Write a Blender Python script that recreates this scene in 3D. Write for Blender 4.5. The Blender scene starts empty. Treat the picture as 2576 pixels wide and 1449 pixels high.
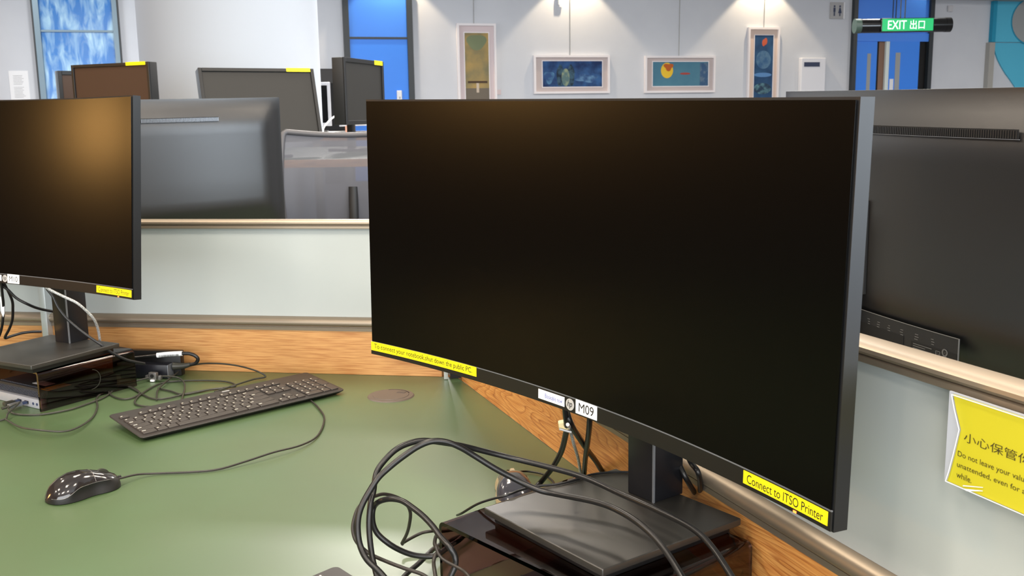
import bpy, bmesh, math, random
from mathutils import Vector, Matrix
random.seed(7)
S = bpy.context.scene
COL = S.collection
PI = math.pi
R = math.radians

# ------------------------------------------------------------ camera, world, light, exposure
cam_d = bpy.data.cameras.new('camera')
cam = bpy.data.objects.new('camera', cam_d); COL.objects.link(cam)
cam_d.sensor_width = 36.0
cam_d.lens = 2520.0 / 2576.0 * 36.0
cam_d.clip_start = 0.02; cam_d.clip_end = 100
PITCH, ROLL = R(9.7756), R(-0.9311)
fw = Vector((0, math.cos(PITCH), -math.sin(PITCH)))
rt0 = Vector((1, 0, 0)); up0 = rt0.cross(fw)
rt = math.cos(ROLL) * rt0 + math.sin(ROLL) * up0
up = -math.sin(ROLL) * rt0 + math.cos(ROLL) * up0
cam.matrix_world = Matrix(((rt.x, up.x, -fw.x, 0), (rt.y, up.y, -fw.y, 0), (rt.z, up.z, -fw.z, 1.3147), (0, 0, 0, 1)))
cam_d.dof.use_dof = True; cam_d.dof.focus_distance = 1.35; cam_d.dof.aperture_fstop = 22
S.camera = cam
S.view_settings.view_transform = 'Standard'; S.view_settings.look = 'None'
S.view_settings.exposure = 0.0; S.view_settings.gamma = 1.0
S.view_settings.use_curve_mapping = False

world = bpy.data.worlds.new('world'); S.world = world; world.use_nodes = True
world.node_tree.nodes['Background'].inputs[0].default_value = (0.75, 0.85, 1, 1)
world.node_tree.nodes['Background'].inputs[1].default_value = 0.3

def area(name, loc, rot, sx, sy, power, col):
    d = bpy.data.lights.new(name, 'AREA'); d.shape = 'RECTANGLE'; d.size = sx; d.size_y = sy
    d.energy = power; d.color = col
    o = bpy.data.objects.new(name, d); COL.objects.link(o); o.location = loc; o.rotation_euler = rot
    return o
WARM = (1.0, 0.86, 0.70); SOFT = (1.0, 0.95, 0.90); COOL = (0.80, 0.90, 1.0)
# ceiling panels over the study desks
for (x, y, p) in [(-5.0, 0.2, 60), (-2.8, 0.2, 60), (-0.6, 0.2, 46), (1.6, 0.2, 46), (3.8, 0.2, 46), (-3.2, 2.9, 50), (-0.9, 2.9, 50), (1.4, 2.9, 50), (3.7, 2.9, 50), (-2.8, -2.4, 60), (-0.6, -2.4, 60), (1.6, -2.4, 60),
                  (-4.4, 5.2, 16), (-0.2, 5.2, 34), (1.4, 6.2, 60), (3.8, 6.2, 60), (-1.2, 8.7, 150), (-3.8, 11.4, 60), (1.6, 9.6, 70), (4.2, 10.4, 70), (7.0, 10.6, 90), (9.8, 13.2, 120), (2.6, 12.0, 24), (-6.0, 10.5, 60)]:
    area('ceiling_panel_light', (x, y, 3.66), (0, 0, 0), 0.6, 0.6, p * 1.25, WARM if y < 5.3 else SOFT)
# assumed daylight from the right, source unseen; fills added behind the camera and far left
area('fill_back', (0.5, -4.7, 1.7), (R(90), 0, 0), 9.0, 2.4, 520, (0.93, 0.97, 1.0))  # unseen fill added to brighten upright faces turned to the camera
area('assumed_daylight_right', (7.0, -1.6, 1.7), (0, R(90), 0), 2.2, 5.0, 560, COOL)
area('fill_left_back', (-6.8, 9.5, 1.9), (0, R(-90), 0), 2.0, 4.0, 110, COOL)  # cool fill added on the rear left side
# assumed warm light by the left wood wall, added for the orange screen reflection
area('assumed_warm_light', (-7.1, 2.25, 1.90), (0, R(-90), 0), 0.50, 0.72, 46, (1.0, 0.52, 0.15))
def spot(x, y, z, power, col, ang, blend, tilt=0, rz=0):
    d = bpy.data.lights.new('wall_washer_light', 'SPOT'); d.energy = power; d.color = col; d.spot_size = R(ang); d.spot_blend = blend
    d.shadow_soft_size = 0.03
    o = bpy.data.objects.new('wall_washer_light', d); COL.objects.link(o); o.location = (x, y, z); o.rotation_euler = (tilt, 0, rz)

# ------------------------------------------------------------ materials
def lin(c):
    r = []
    for v in c:
        v /= 255.0
        r.append(v / 12.92 if v <= 0.04045 else ((v + 0.055) / 1.055) ** 2.4)
    return (r[0], r[1], r[2], 1)
def mat(name, col, rough=0.5, metal=0.0, spec=0.5, noise=None, bump=None, emit=None, trans=0, coat=0, ior=1.45):
    m = bpy.data.materials.new(name); m.use_nodes = True; nt = m.node_tree; b = nt.nodes['Principled BSDF']
    c = lin(col)
    b.inputs['Base Color'].default_value = c; b.inputs['Roughness'].default_value = rough
    b.inputs['Metallic'].default_value = metal; b.inputs['Specular IOR Level'].default_value = spec
    b.inputs['Transmission Weight'].default_value = trans; b.inputs['Coat Weight'].default_value = coat
    b.inputs['IOR'].default_value = ior; b.inputs['Coat Roughness'].default_value = 0.36 if coat > .5 else 0.05
    if emit:
        b.inputs['Emission Color'].default_value = c; b.inputs['Emission Strength'].default_value = emit
    tc = nt.nodes.new('ShaderNodeTexCoord')
    if noise:   # (scale, second colour, amount low, amount high)
        n = nt.nodes.new('ShaderNodeTexNoise'); n.inputs['Scale'].default_value = noise[0]; n.inputs['Detail'].default_value = 6
        nt.links.new(tc.outputs['Object'], n.inputs['Vector'])
        r = nt.nodes.new('ShaderNodeValToRGB'); r.color_ramp.elements[0].position = noise[2]; r.color_ramp.elements[1].position = noise[3]
        r.color_ramp.elements[0].color = c; r.color_ramp.elements[1].color = lin(noise[1])
        nt.links.new(n.outputs['Fac'], r.inputs['Fac']); nt.links.new(r.outputs['Color'], b.inputs['Base Color'])
    if bump:    # (scale, strength, distance)
        n = nt.nodes.new('ShaderNodeTexNoise'); n.inputs['Scale'].default_value = bump[0]; n.inputs['Detail'].default_value = 3
        nt.links.new(tc.outputs['Object'], n.inputs['Vector'])
        bp = nt.nodes.new('ShaderNodeBump'); bp.inputs['Strength'].default_value = bump[1]; bp.inputs['Distance'].default_value = bump[2]
        nt.links.new(n.outputs['Fac'], bp.inputs['Height']); nt.links.new(bp.outputs['Normal'], b.inputs['Normal'])
    return m
def wood(name, c0, c1, c2, rings=True, scale=1.0):
    m = bpy.data.materials.new(name); m.use_nodes = True; nt = m.node_tree; b = nt.nodes['Principled BSDF']
    L = nt.links.new
    tc = nt.nodes.new('ShaderNodeTexCoord'); mp = nt.nodes.new('ShaderNodeMapping')
    mp.inputs['Scale'].default_value = (1.2 * scale, 8 * scale, 8 * scale); L(tc.outputs['Object'], mp.inputs['Vector'])
    n1 = nt.nodes.new('ShaderNodeTexNoise'); n1.inputs['Scale'].default_value = 1.6; n1.inputs['Detail'].default_value = 1.5
    L(mp.outputs['Vector'], n1.inputs['Vector'])
    mul = nt.nodes.new('ShaderNodeMath'); mul.operation = 'MULTIPLY'; mul.inputs[1].default_value = 30.0 if rings else 3.0
    L(n1.outputs['Fac'], mul.inputs[0])
    sn = nt.nodes.new('ShaderNodeMath'); sn.operation = 'FRACT'; L(mul.outputs[0], sn.inputs[0])
    r1 = nt.nodes.new('ShaderNodeValToRGB'); e = r1.color_ramp.elements
    e[0].position = 0.0; e[0].color = lin(c1); e[1].position = 0.75; e[1].color = lin(c0)
    q = r1.color_ramp.elements.new(0.95); q.color = lin(c2)
    L(sn.outputs[0], r1.inputs['Fac'])
    mp2 = nt.nodes.new('ShaderNodeMapping'); mp2.inputs['Scale'].default_value = (14 * scale, 420 * scale, 420 * scale); L(tc.outputs['Object'], mp2.inputs['Vector'])
    n2 = nt.nodes.new('ShaderNodeTexNoise'); n2.inputs['Scale'].default_value = 1.0; n2.inputs['Detail'].default_value = 3; L(mp2.outputs['Vector'], n2.inputs['Vector'])
    r2 = nt.nodes.new('ShaderNodeValToRGB'); r2.color_ramp.elements[0].position = 0.36; r2.color_ramp.elements[1].position = 0.58
    r2.color_ramp.elements[0].color = lin(c2); r2.color_ramp.elements[1].color = (1, 1, 1, 1); L(n2.outputs['Fac'], r2.inputs['Fac'])
    mx = nt.nodes.new('ShaderNodeMix'); mx.data_type = 'RGBA'; mx.blend_type = 'MULTIPLY'; mx.inputs['Factor'].default_value = 0.5 if rings else 0.55
    L(r1.outputs['Color'], mx.inputs['A']); L(r2.outputs['Color'], mx.inputs['B']); L(mx.outputs['Result'], b.inputs['Base Color'])
    b.inputs['Roughness'].default_value = 0.38
    return m

M_wall = mat('wall_paint', (212, 216, 222), 0.8, noise=(2.0, (207, 211, 218), .3, .7))
M_ceil = mat('ceiling_paint', (205, 205, 203), 0.9)
M_floor = mat('carpet_grey', (96, 98, 104), 0.95, noise=(60, (80, 82, 88), .4, .6))
M_desk = mat('desk_green_linoleum', (64, 85, 48), 0.44, spec=1.0, coat=.55, noise=(3.0, (66, 93, 56), .35, .7), bump=(1200, .06, .0002))
M_deskw = mat('desk_white', (225, 222, 215), 0.5)
M_wood = wood('oak_light', (206, 156, 98), (201, 150, 92), (182, 132, 78), False)
M_wood2 = wood('oak_grained', (214, 156, 88), (200, 138, 72), (176, 114, 58), True)
M_edge = mat('oak_edge', (170, 115, 60), .5)
M_panel = mat('panel_grey_green', (176, 183, 182), 0.42, spec=.5, noise=(2.2, (170, 177, 177), .3, .7))
M_alu = mat('aluminium', (160, 147, 130), 0.46, metal=0.75, bump=(300, .05, .0002))
M_alud = mat('aluminium_grey', (140, 140, 134), 0.42, metal=0.6)
M_post = mat('post_aluminium', (200, 208, 212), 0.35, metal=.5)
M_dark = mat('black_gap', (14, 14, 15), 0.7)
M_screen = mat('screen_antiglare', (3, 3, 3), 0.24, spec=.15)
M_screen_far = mat('screen_grey', (38, 37, 35), 0.5, spec=.4)
M_screen_reflect = mat('screen_brown_reflection', (66, 48, 38), 0.5, spec=.4)  # brown reflection put into the screen colour
M_case = mat('monitor_case_black', (30, 31, 33), 0.48, spec=.5, bump=(2600, .14, .0003))
M_caseside = mat('monitor_bezel_charcoal', (22, 23, 25), 0.42, spec=.45)
M_bezel = mat('bezel_black', (17, 17, 18), 0.38, spec=.5)
M_back = mat('monitor_back_plastic', (15, 15, 17), 0.38, spec=1.0, bump=(2600, .22, .0003))
M_base = mat('stand_base_charcoal', (36, 35, 33), 0.40, spec=1.0, bump=(2600, .16, .0003))
M_col = mat('stand_column_black', (20, 21, 25), 0.33, spec=.5)
M_seam = mat('seam_grey', (118, 122, 128), 0.35, metal=.4)
M_yel = mat('label_yellow', (232, 216, 16), 0.5)
M_white = mat('label_white', (238, 240, 243), 0.5)
M_ink = mat('ink_black', (22, 20, 18), 0.6)
M_inkb = mat('ink_blue', (50, 72, 168), 0.6)
M_inkg = mat('ink_brown', (66, 58, 22), 0.6)
M_silver = mat('logo_silver', (196, 196, 196), 0.35, metal=.3)
M_led = mat('power_light_amber', (255, 120, 50), 0.4, emit=3.0)
M_acr = mat('smoked_acrylic', (118, 84, 78), 0.03, spec=.5, trans=1.0, ior=1.49)
M_acrclear = mat('clear_acrylic', (238, 242, 245), 0.04, trans=1.0, ior=1.3)
M_cable = mat('cable_black', (20, 20, 21), 0.35, spec=.55)
M_cable2 = mat('cable_brown_black', (38, 34, 31), 0.42)
M_cableg = mat('cable_grey', (52, 52, 46), 0.42)
M_braid = mat('steel_cable', (232, 232, 230), 0.4, metal=.15, noise=(700, (150, 150, 148), .45, .55))
M_cream = mat('cable_tie_cream', (232, 215, 160), 0.45)
M_kb = mat('keyboard_black', (46, 42, 40), 0.42, spec=.55)
M_key = mat('key_black', (58, 53, 50), 0.40, spec=.6)
M_kbs = mat('keyboard_skirt', (20, 19, 19), 0.5)
M_leg = mat('key_legend', (225, 215, 200), 0.6)
M_gloss = mat('mouse_gloss_black', (34, 30, 30), 0.14, spec=.6, coat=.4)
M_matte = mat('mouse_matte_black', (20, 19, 19), 0.5)
M_gloss2 = mat('mouse_gloss_grey', (58, 58, 66), 0.16, spec=.6, coat=.4)
M_tan = mat('mouse_tan_rim', (170, 152, 122), 0.4)
M_pcs = mat('pc_silver', (168, 172, 182), 0.4, metal=.3)
M_pcb = mat('pc_black', (40, 41, 44), 0.5)
M_grom = mat('grommet_brown', (92, 82, 74), 0.5)
M_blue = mat('door_blue', (52, 138, 250), 0.4, spec=.5)
M_blue2 = mat('panel_blue', (70, 142, 250), 0.45)
M_bglass = mat('blue_glass', (26, 122, 205), 0.18, spec=.6, noise=(3.0, (190, 232, 250), .42, .72))
_n = M_bglass.node_tree
for _x in list(_n.nodes):
    if _x.type == 'TEX_NOISE':
        _mp = _n.nodes.new('ShaderNodeMapping'); _mp.inputs['Scale'].default_value = (3.2, 1, .9)
        _n.links.new([q for q in _n.nodes if q.type == 'TEX_COORD'][0].outputs['Object'], _mp.inputs['Vector']); _n.links.new(_mp.outputs['Vector'], _x.inputs['Vector']); _x.inputs['Distortion'].default_value = .6
M_frame = mat('frame_dark', (44, 50, 54), 0.4)
M_framew = mat('picture_frame_white', (238, 234, 236), 0.5)
M_mount = mat('mount_pinkish', (214, 200, 202), 0.8)
M_mount2 = mat('mount_beige', (196, 184, 182), 0.8)
M_black = mat('sign_tube_black', (14, 14, 14), 0.18, spec=.6)
M_green = mat('sign_green', (0, 150, 84), 0.4, emit=0.75)
M_glow = mat('sign_letters', (235, 255, 240), 0.4, emit=0.9)
M_cyan = mat('graphic_cyan', (86, 190, 222), 0.6)
M_cyan2 = mat('graphic_teal', (30, 150, 185), 0.6)
M_disc = mat('graphic_grey', (160, 164, 164), 0.6)
M_mesh_fr = mat('chair_frame_grey', (84, 84, 88), 0.45)
M_brick = mat('brick_beyond', (140, 110, 92), 0.8)
M_steel = mat('clamp_steel', (130, 128, 126), 0.35, metal=.7)
M_mark = mat('moulded_mark_grey', (96, 96, 96), .6)
M_navy = mat('strip_navy', (46, 58, 88), 0.5)

# ------------------------------------------------------------ mesh helpers (everything is laid out in world metres)
CTX = [Matrix.Identity(4)]
def finish(name, bm, m, parent=None, smooth=30):
    inv = CTX[0].inverted()
    bm.transform(inv)
    bmesh.ops.recalc_face_normals(bm, faces=bm.faces)
    me = bpy.data.meshes.new(name); bm.to_mesh(me); bm.free()
    for x in (m if isinstance(m, (list, tuple)) else [m]): me.materials.append(x)
    if smooth:
        for p in me.polygons: p.use_smooth = True
        me.set_sharp_from_angle(angle=R(smooth))
    o = bpy.data.objects.new(name, me); COL.objects.link(o)
    if parent is not None: o.parent = parent
    else: o.matrix_world = CTX[0]
    return o
def root(name, label, cat, loc, rz=0, group=None):
    o = bpy.data.objects.new(name, None); COL.objects.link(o); o.empty_display_size = .05
    CTX[0] = Matrix.Translation(loc) @ Matrix.Rotation(rz, 4, 'Z'); o.matrix_world = CTX[0]
    o['label'] = label; o['category'] = cat
    if group: o['group'] = group
    return o
def frame(loc, rz=0): CTX[0] = Matrix.Translation(loc) @ Matrix.Rotation(rz, 4, 'Z')
def done(): CTX[0] = Matrix.Identity(4)
def tag(o, label, cat, group=None):
    o['label'] = label; o['category'] = cat
    if group: o['group'] = group
    return o
def struct(name, bm, m, smooth=30):
    o = finish(name, bm, m, None, smooth); o['kind'] = 'structure'; return o
def BX(bm, c, s, M=None, bev=0, seg=2, mi=0):
    """box: centre c, size s, in frame M"""
    g = bmesh.ops.create_cube(bm, size=1.0); vs = g['verts']
    bmesh.ops.scale(bm, vec=s, verts=vs); bmesh.ops.translate(bm, vec=c, verts=vs)
    fs = list({f for v in vs for f in v.link_faces})
    if bev:
        es = list({e for f in fs for e in f.edges})
        r = bmesh.ops.bevel(bm, geom=es, offset=bev, segments=seg, affect='EDGES', profile=.6)
        vs = list({v for v in r['verts']} | {v for v in vs if v.is_valid}); fs = list({f for v in vs for f in v.link_faces})
    if M is not None: bmesh.ops.transform(bm, matrix=M, verts=vs)
    for f in fs: f.material_index = mi
    return vs
def box(name, c, s, m, parent=None, M=None, bev=0, seg=2):
    bm = bmesh.new(); BX(bm, c, s, M, bev, seg); return finish(name, bm, m, parent)
def prism(bm, pts, z0, z1, M=None, mi=0):
    """polygon pts (x, y) raised from z0 to z1"""
    a = [bm.verts.new((x, y, z0)) for x, y in pts]; b = [bm.verts.new((x, y, z1)) for x, y in pts]; n = len(pts)
    fs = [bm.faces.new(a[::-1]), bm.faces.new(b)] + [bm.faces.new((a[i], a[(i + 1) % n], b[(i + 1) % n], b[i])) for i in range(n)]
    for f in fs: f.material_index = mi
    if M is not None: bmesh.ops.transform(bm, matrix=M, verts=a + b)
    return a + b
def catmull(P, k=6):
    P = [Vector(p) for p in P]; out = []
    Q = [2 * P[0] - P[1]] + P + [2 * P[-1] - P[-2]]
    for i in range(1, len(Q) - 2):
        a, b, c, d = Q[i - 1:i + 3]
        for j in range(k):
            t = j / k
            out.append(0.5 * ((2 * b) + (c - a) * t + (2 * a - 5 * b + 4 * c - d) * t * t + (-a + 3 * b - 3 * c + d) * t ** 3))
    out.append(P[-1]); return out
def TUBE(bm, P, r, n=10, smooth=True, k=6, mi=0):
    if smooth: P = catmull(P, k)
    else: P = [Vector(p) for p in P]
    rings = []; prev = None
    for i, p in enumerate(P):
        t = (P[min(i + 1, len(P) - 1)] - P[max(i - 1, 0)]).normalized()
        if prev is None: x = t.orthogonal().normalized()
        else: x = (prev - t * prev.dot(t)).normalized()
        prev = x; y = t.cross(x)
        rr = r(i / (len(P) - 1)) if callable(r) else r
        rings.append([bm.verts.new(p + (x * math.cos(2 * PI * q / n) + y * math.sin(2 * PI * q / n)) * rr) for q in range(n)])
    for a, b in zip(rings, rings[1:]):
        for q in range(n):
            f = bm.faces.new((a[q], a[(q + 1) % n], b[(q + 1) % n], b[q])); f.material_index = mi
    bm.faces.new(rings[0][::-1]).material_index = mi; bm.faces.new(rings[-1]).material_index = mi
def tube(name, P, r, m, parent=None, **k):
    bm = bmesh.new(); TUBE(bm, P, r, **k); return finish(name, bm, m, parent, 60)
def CYL(bm, c, r, h, M=None, n=32, mi=0, r2=None):
    g = bmesh.ops.create_cone(bm, cap_ends=True, segments=n, radius1=r, radius2=r if r2 is None else r2, depth=h); vs = g['verts']
    bmesh.ops.translate(bm, vec=c, verts=vs)
    for f in {f for v in vs for f in v.link_faces}: f.material_index = mi
    if M is not None: bmesh.ops.transform(bm, matrix=M, verts=vs)
    return vs
_tc = {}
def text_mesh(s, h, w=None, shear=0, align='CENTER', spacing=1.0):
    """letters as flat polygons: list of verts (x, y) and faces; cap height about h, total width w"""
    cu = bpy.data.curves.new('t', 'FONT'); cu.body = s; cu.size = 1; cu.shear = shear; cu.resolution_u = 6
    cu.space_character = spacing
    o = bpy.data.objects.new('t', cu); COL.objects.link(o)
    me = bpy.data.meshes.new_from_object(o)
    V = [Vector(v.co) for v in me.vertices]; F = [tuple(p.vertices) for p in me.polygons]
    bpy.data.objects.remove(o); bpy.data.curves.remove(cu); bpy.data.meshes.remove(me)
    if not V: return [], []
    x0, x1 = min(v.x for v in V), max(v.x for v in V); y0, y1 = min(v.y for v in V), max(v.y for v in V)
    sy = h / (y1 - y0); sx = (w / (x1 - x0)) if w else sy
    cx = {'CENTER': (x0 + x1) / 2, 'LEFT': x0}[align]; cy = (y0 + y1) / 2
    return [((v.x - cx) * sx, (v.y - cy) * sy) for v in V], F
def text(name, s, h, fmap, m, parent=None, w=None, shear=0, align='CENTER', spacing=1.0, o=(0, 0)):
    V, F = text_mesh(s, h, w, shear, align, spacing)
    bm = bmesh.new()
    vs = [bm.verts.new(fmap(x + o[0], y + o[1])) for x, y in V]
    for f in F:
        try: bm.faces.new([vs[i] for i in f])
        except ValueError: pass
    return finish(name, bm, m, parent, 0)

# ------------------------------------------------------------ the room: outer shell
Z0 = 0.74                                    # desk height
WO = Vector((-1.929, 14.9, 0)); WA = R(16.41)  # gallery wall: its origin and heading
PLAT = 0.40                                  # raised floor beyond the study desks
bm = bmesh.new(); BX(bm, (1, 4.5, -0.05), (24, 20, 0.1)); struct('floor', bm, M_floor)
bm = bmesh.new(); BX(bm, (2, 11.9, 0.1995), (24, 17.1, 0.399)); o = struct('floor_raised', bm, M_floor)
bm = bmesh.new(); BX(bm, (2, 7.0, 3.77), (24, 26, 0.1)); struct('ceiling', bm, M_ceil)
frame(WO, WA)
Wm = Matrix.Translation(WO) @ Matrix.Rotation(WA, 4, 'Z')
bm = bmesh.new(); BX(bm, (2, 0.06, 1.86), (24, 0.12, 3.72), Wm); struct('wall_far', bm, M_wall); done()
bm = bmesh.new(); BX(bm, (11.2, -.3, 3.43), (3.6, .58, .58), Wm); struct('trim_2', bm, M_ceil)
bm = bmesh.new(); BX(bm, (-7.3, 4, 1.86), (0.1, 22, 3.72)); struct('wall_left', bm, mat('wall_left_wood', (96, 72, 52), .7))
bm = bmesh.new(); BX(bm, (12.0, 6, 1.86), (0.1, 24, 3.72)); struct('wall_right', bm, M_wall)
bm = bmesh.new(); BX(bm, (2, -5, 1.86), (20, 0.1, 3.72)); struct('wall_back', bm, mat('wall_back_wood', (120, 88, 60), .6))
bm = bmesh.new()
CYL(bm, (0, 0, 2.059), 0.617, 3.318, Matrix.Translation((-1.968, 7.3, 0)), 96)
struct('column_round', bm, mat('column_paint', (180, 188, 200), 0.75))
for s in (0.271, 3.044, 6.269, 9.415):
    P = Wm @ Vector((s, -0.30, 3.62))
    spot(P.x, P.y, P.z, 95, (1.0, 0.78, 0.52), 92, 0.2, 0, WA)

# ---- gallery wall furniture, laid out in wall metres (s along the wall, z up, y towards the wall)
def W3(s, z, y=0): return Wm @ Vector((s, y, z))
def wroot(name, label, cat, s, z, group=None):
    return root(name, label, cat, W3(s, z), WA, group)
def wbox(bm, s0, s1, z0, z1, y0, y1, bev=0, mi=0):
    BX(bm, ((s0 + s1) / 2, (y0 + y1) / 2, (z0 + z1) / 2), (abs(s1 - s0), abs(y1 - y0), abs(z1 - z0)), Wm, bev, 1, mi)
def wobj(name, m, parent, *b, bev=0):
    bm = bmesh.new()
    for q in b: wbox(bm, *q, bev=bev)
    return finish(name, bm, m, parent)
def painting(label, s0, s1, z0, z1, a0, a1, b0, b1, mount, art, wire_s, extra=None):
    t = wroot('framed_painting', label, 'painting', (s0 + s1) / 2, z0, 'framed paintings on the far wall')
    w = 0.032
    wobj('frame', M_framew, t, (s0, s0 + w, z0, z1, -.055, -.003), (s1 - w, s1, z0, z1, -.055, -.003), (s0 + w, s1 - w, z0, z0 + w, -.055, -.003), (s0 + w, s1 - w, z1 - w, z1, -.055, -.003))
    wobj('mount_board', mount, t, (s0 + w, s1 - w, z0 + w, z1 - w, -.02, -.008))
    bw = .012
    wobj('fillet', M_framew, t, (a0 - bw, a0, b0 - bw, b1 + bw, -.03, -.02), (a1, a1 + bw, b0 - bw, b1 + bw, -.03, -.02), (a0, a1, b1, b1 + bw, -.03, -.02), (a0, a1, b0 - bw, b0, -.03, -.02))
    p = wobj('picture', art, t, (a0, a1, b0, b1, -.026, -.02))
    if extra: extra(p)
    bm = bmesh.new(); TUBE(bm, [W3(wire_s, z1, -.02), W3(wire_s + .01, 3.715, -.02)], .004, n=6, smooth=False); finish('hanging_wire', bm, M_alud, t)
    done(); return t
A1 = mat('art_ochre', (178, 150, 92), .8, noise=(4, (128, 122, 92), .35, .65))
A2 = mat('art_blue_swirl', (52, 96, 150), .8, noise=(6, (24, 48, 92), .35, .65))
A3 = mat('art_teal', (82, 132, 152), .8, noise=(4, (70, 120, 145), .3, .7))
A4 = mat('art_deep_blue', (48, 90, 130), .8, noise=(5, (30, 62, 100), .35, .65))
def blob(name, cx, cz, rx, rz, m, parent, y=-.0275, n=28, f=None, y2=-.0262):
    bm = bmesh.new(); pts = []
    for i in range(n):
        t = 2 * PI * i / n; k = f(t) if f else 1
        pts.append((cx + rx * k * math.cos(t), cz + rz * k * math.sin(t)))
    a = [bm.verts.new(Wm @ Vector((x, y, z))) for x, z in pts]; b = [bm.verts.new(Wm @ Vector((x, y2, z))) for x, z in pts]
    bm.faces.new(a); bm.faces.new(b[::-1])
    for i in range(n): bm.faces.new((a[i], b[i], b[(i + 1) % n], a[(i + 1) % n]))
    return finish(name, bm, m, parent, 0)
def e1(p):
    wobj('painted_ground', mat('paint_grey', (112, 104, 92), .8), p, (1.332, 1.698, 1.45, 1.725, -.0275, -.0262))
    wobj('painted_beam', mat('paint_brown', (72, 56, 44), .8), p, (1.37, 1.67, 1.80, 1.83, -.029, -.0276))
    wobj('painted_post', mat('paint_pale', (200, 186, 168), .8), p, (1.50, 1.54, 1.66, 1.80, -.029, -.0276))
    blob('painted_sky', 1.515, 2.40, .15, .11, mat('paint_green_grey', (122, 132, 100), .8), p, f=lambda t: 1 + .12 * math.sin(3 * t))
def e2(p):
    m = mat('paint_wing', (26, 44, 62), .8, noise=(20, (60, 92, 112), .4, .6))
    for s in (-1, 1): blob('painted_wing', 2.915 + s * .085, 1.90, .062, .165, m, p, f=lambda t: 1 + .06 * math.sin(5 * t))
    blob('painted_figure', 2.915, 1.875, .065, .135, mat('paint_figure', (142, 156, 128), .8, noise=(14, (88, 116, 120), .4, .6)), p, y=-.029, y2=-.0277)
    blob('painted_cloud', 3.26, 1.86, .17, .06, mat('paint_blue_pale', (96, 138, 178), .8, noise=(9, (44, 78, 128), .4, .6)), p, f=lambda t: 1 + .2 * math.sin(4 * t))
    blob('painted_cloud', 2.65, 1.88, .08, .09, mat('paint_blue_mid', (84, 132, 168), .8, noise=(9, (44, 78, 128), .4, .6)), p, f=lambda t: 1 + .2 * math.sin(3 * t))
def e3(p):
    blob('painted_moon', 4.615, 1.975, .105, .12, mat('paint_yellow', (236, 196, 56), .8), p)
    blob('painted_leaf', 4.64, 2.03, .075, .055, mat('paint_orange', (190, 96, 40), .8), p, y=-.029, y2=-.0277, f=lambda t: 1 + .25 * math.sin(3 * t))
    blob('painted_boat', 4.93, 1.925, .075, .02, mat('paint_red', (166, 70, 62), .8), p, f=lambda t: 1 + .2 * math.cos(2 * t))
    wobj('painted_tree', mat('paint_slate', (60, 92, 128), .8, noise=(16, (92, 116, 138), .5, .6)), p, (5.19, 5.33, 1.735, 2.09, -.0275, -.0262))
def e4(p):
    blob('painted_moon', 6.325, 2.14, .135, .145, mat('paint_moon_blue', (86, 122, 152), .8, noise=(12, (56, 96, 138), .4, .6)), p)
    blob('painted_flame', 6.34, 2.42, .035, .075, mat('paint_flame', (196, 92, 64), .8), p, f=lambda t: 1 + .35 * math.sin(2 * t + 1))
    blob('painted_wave', 6.32, 1.90, .16, .035, mat('paint_wave', (92, 138, 190), .8), p)
    blob('painted_wave', 6.32, 1.68, .16, .09, mat('paint_sea', (40, 62, 86), .8, noise=(10, (110, 160, 170), .5, .7)), p)
painting('tall white-framed painting in ochre and green hanging nearest the single blue door', 1.214, 1.812, 1.38, 2.665, 1.332, 1.698, 1.45, 2.53, M_mount, A1, 1.482, e1)
painting('wide white-framed blue painting of a winged figure, hanging on the far wall', 2.40, 3.636, 1.632, 2.207, 2.545, 3.515, 1.735, 2.12, M_mount2, A2, 2.992, e2)
painting('wide white-framed teal painting with a yellow moon, hanging on the far wall', 4.23, 5.45, 1.628, 2.20, 4.37, 5.335, 1.733, 2.108, M_mount2, A3, 4.82, e3)
painting('tall narrow white-framed deep blue painting with an orange flame and pale moon', 6.033, 6.605, 1.40, 2.65, 6.158, 6.499, 1.47, 2.527, mat('mount_peach', (216, 196, 184), .8), A4, 6.323, e4)
tag(wobj('caption_card', M_mount, None, (1.80, 1.885, 1.627, 1.70, -.012, -.002)), 'small pale square plate on the wall beside the tall ochre painting', 'plate')

t = wroot('wall_cabinet', 'white wall box with a dark blue strip between the deep blue painting and double doors', 'wall box', 7.2, 1.6)
wobj('body', mat('box_white', (232, 234, 240), .5), t, (6.99, 7.455, 1.42, 2.17, -.09, -.002), bev=.012)
wobj('strip', M_navy, t, (7.04, 7.335, 2.025, 2.098, -.093, -.0905)); done()
t = wroot('restroom_sign', 'small grey sign with two pictograms on the wall left of the double doors', 'sign', 7.67, 2.8)
wobj('plate', mat('sign_plate_grey', (176, 176, 176), .5), t, (7.546, 7.79, 2.80, 3.065, -.03, -.002))
wobj('edge', M_white, t, (7.79, 7.81, 2.80, 3.065, -.034, -.002))
for cx in (7.615, 7.72):
    bm = bmesh.new()
    CYL(bm, (0, 0, 0), .017, .002, Wm @ Matrix.Translation((cx, -.0315, 3.0)) @ Matrix.Rotation(PI / 2, 4, 'X'), 16)
    if cx < 7.7:
        wbox(bm, cx - .02, cx + .02, 2.91, 2.978, -.0325, -.0305); wbox(bm, cx - .013, cx - .002, 2.845, 2.91, -.0325, -.0305); wbox(bm, cx + .002, cx + .013, 2.845, 2.91, -.0325, -.0305)
    else:
        a = [Wm @ Vector((cx + dx, -.0325, z)) for dx, z in ((-.012, 2.978), (.012, 2.978), (.034, 2.89), (-.034, 2.89))]
        bm.faces.new([bm.verts.new(v) for v in a]); wbox(bm, cx - .012, cx - .002, 2.845, 2.89, -.0325, -.0305); wbox(bm, cx + .002, cx + .012, 2.845, 2.89, -.0325, -.0305)
    finish('pictogram', bm, M_navy, t)
done()
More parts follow.
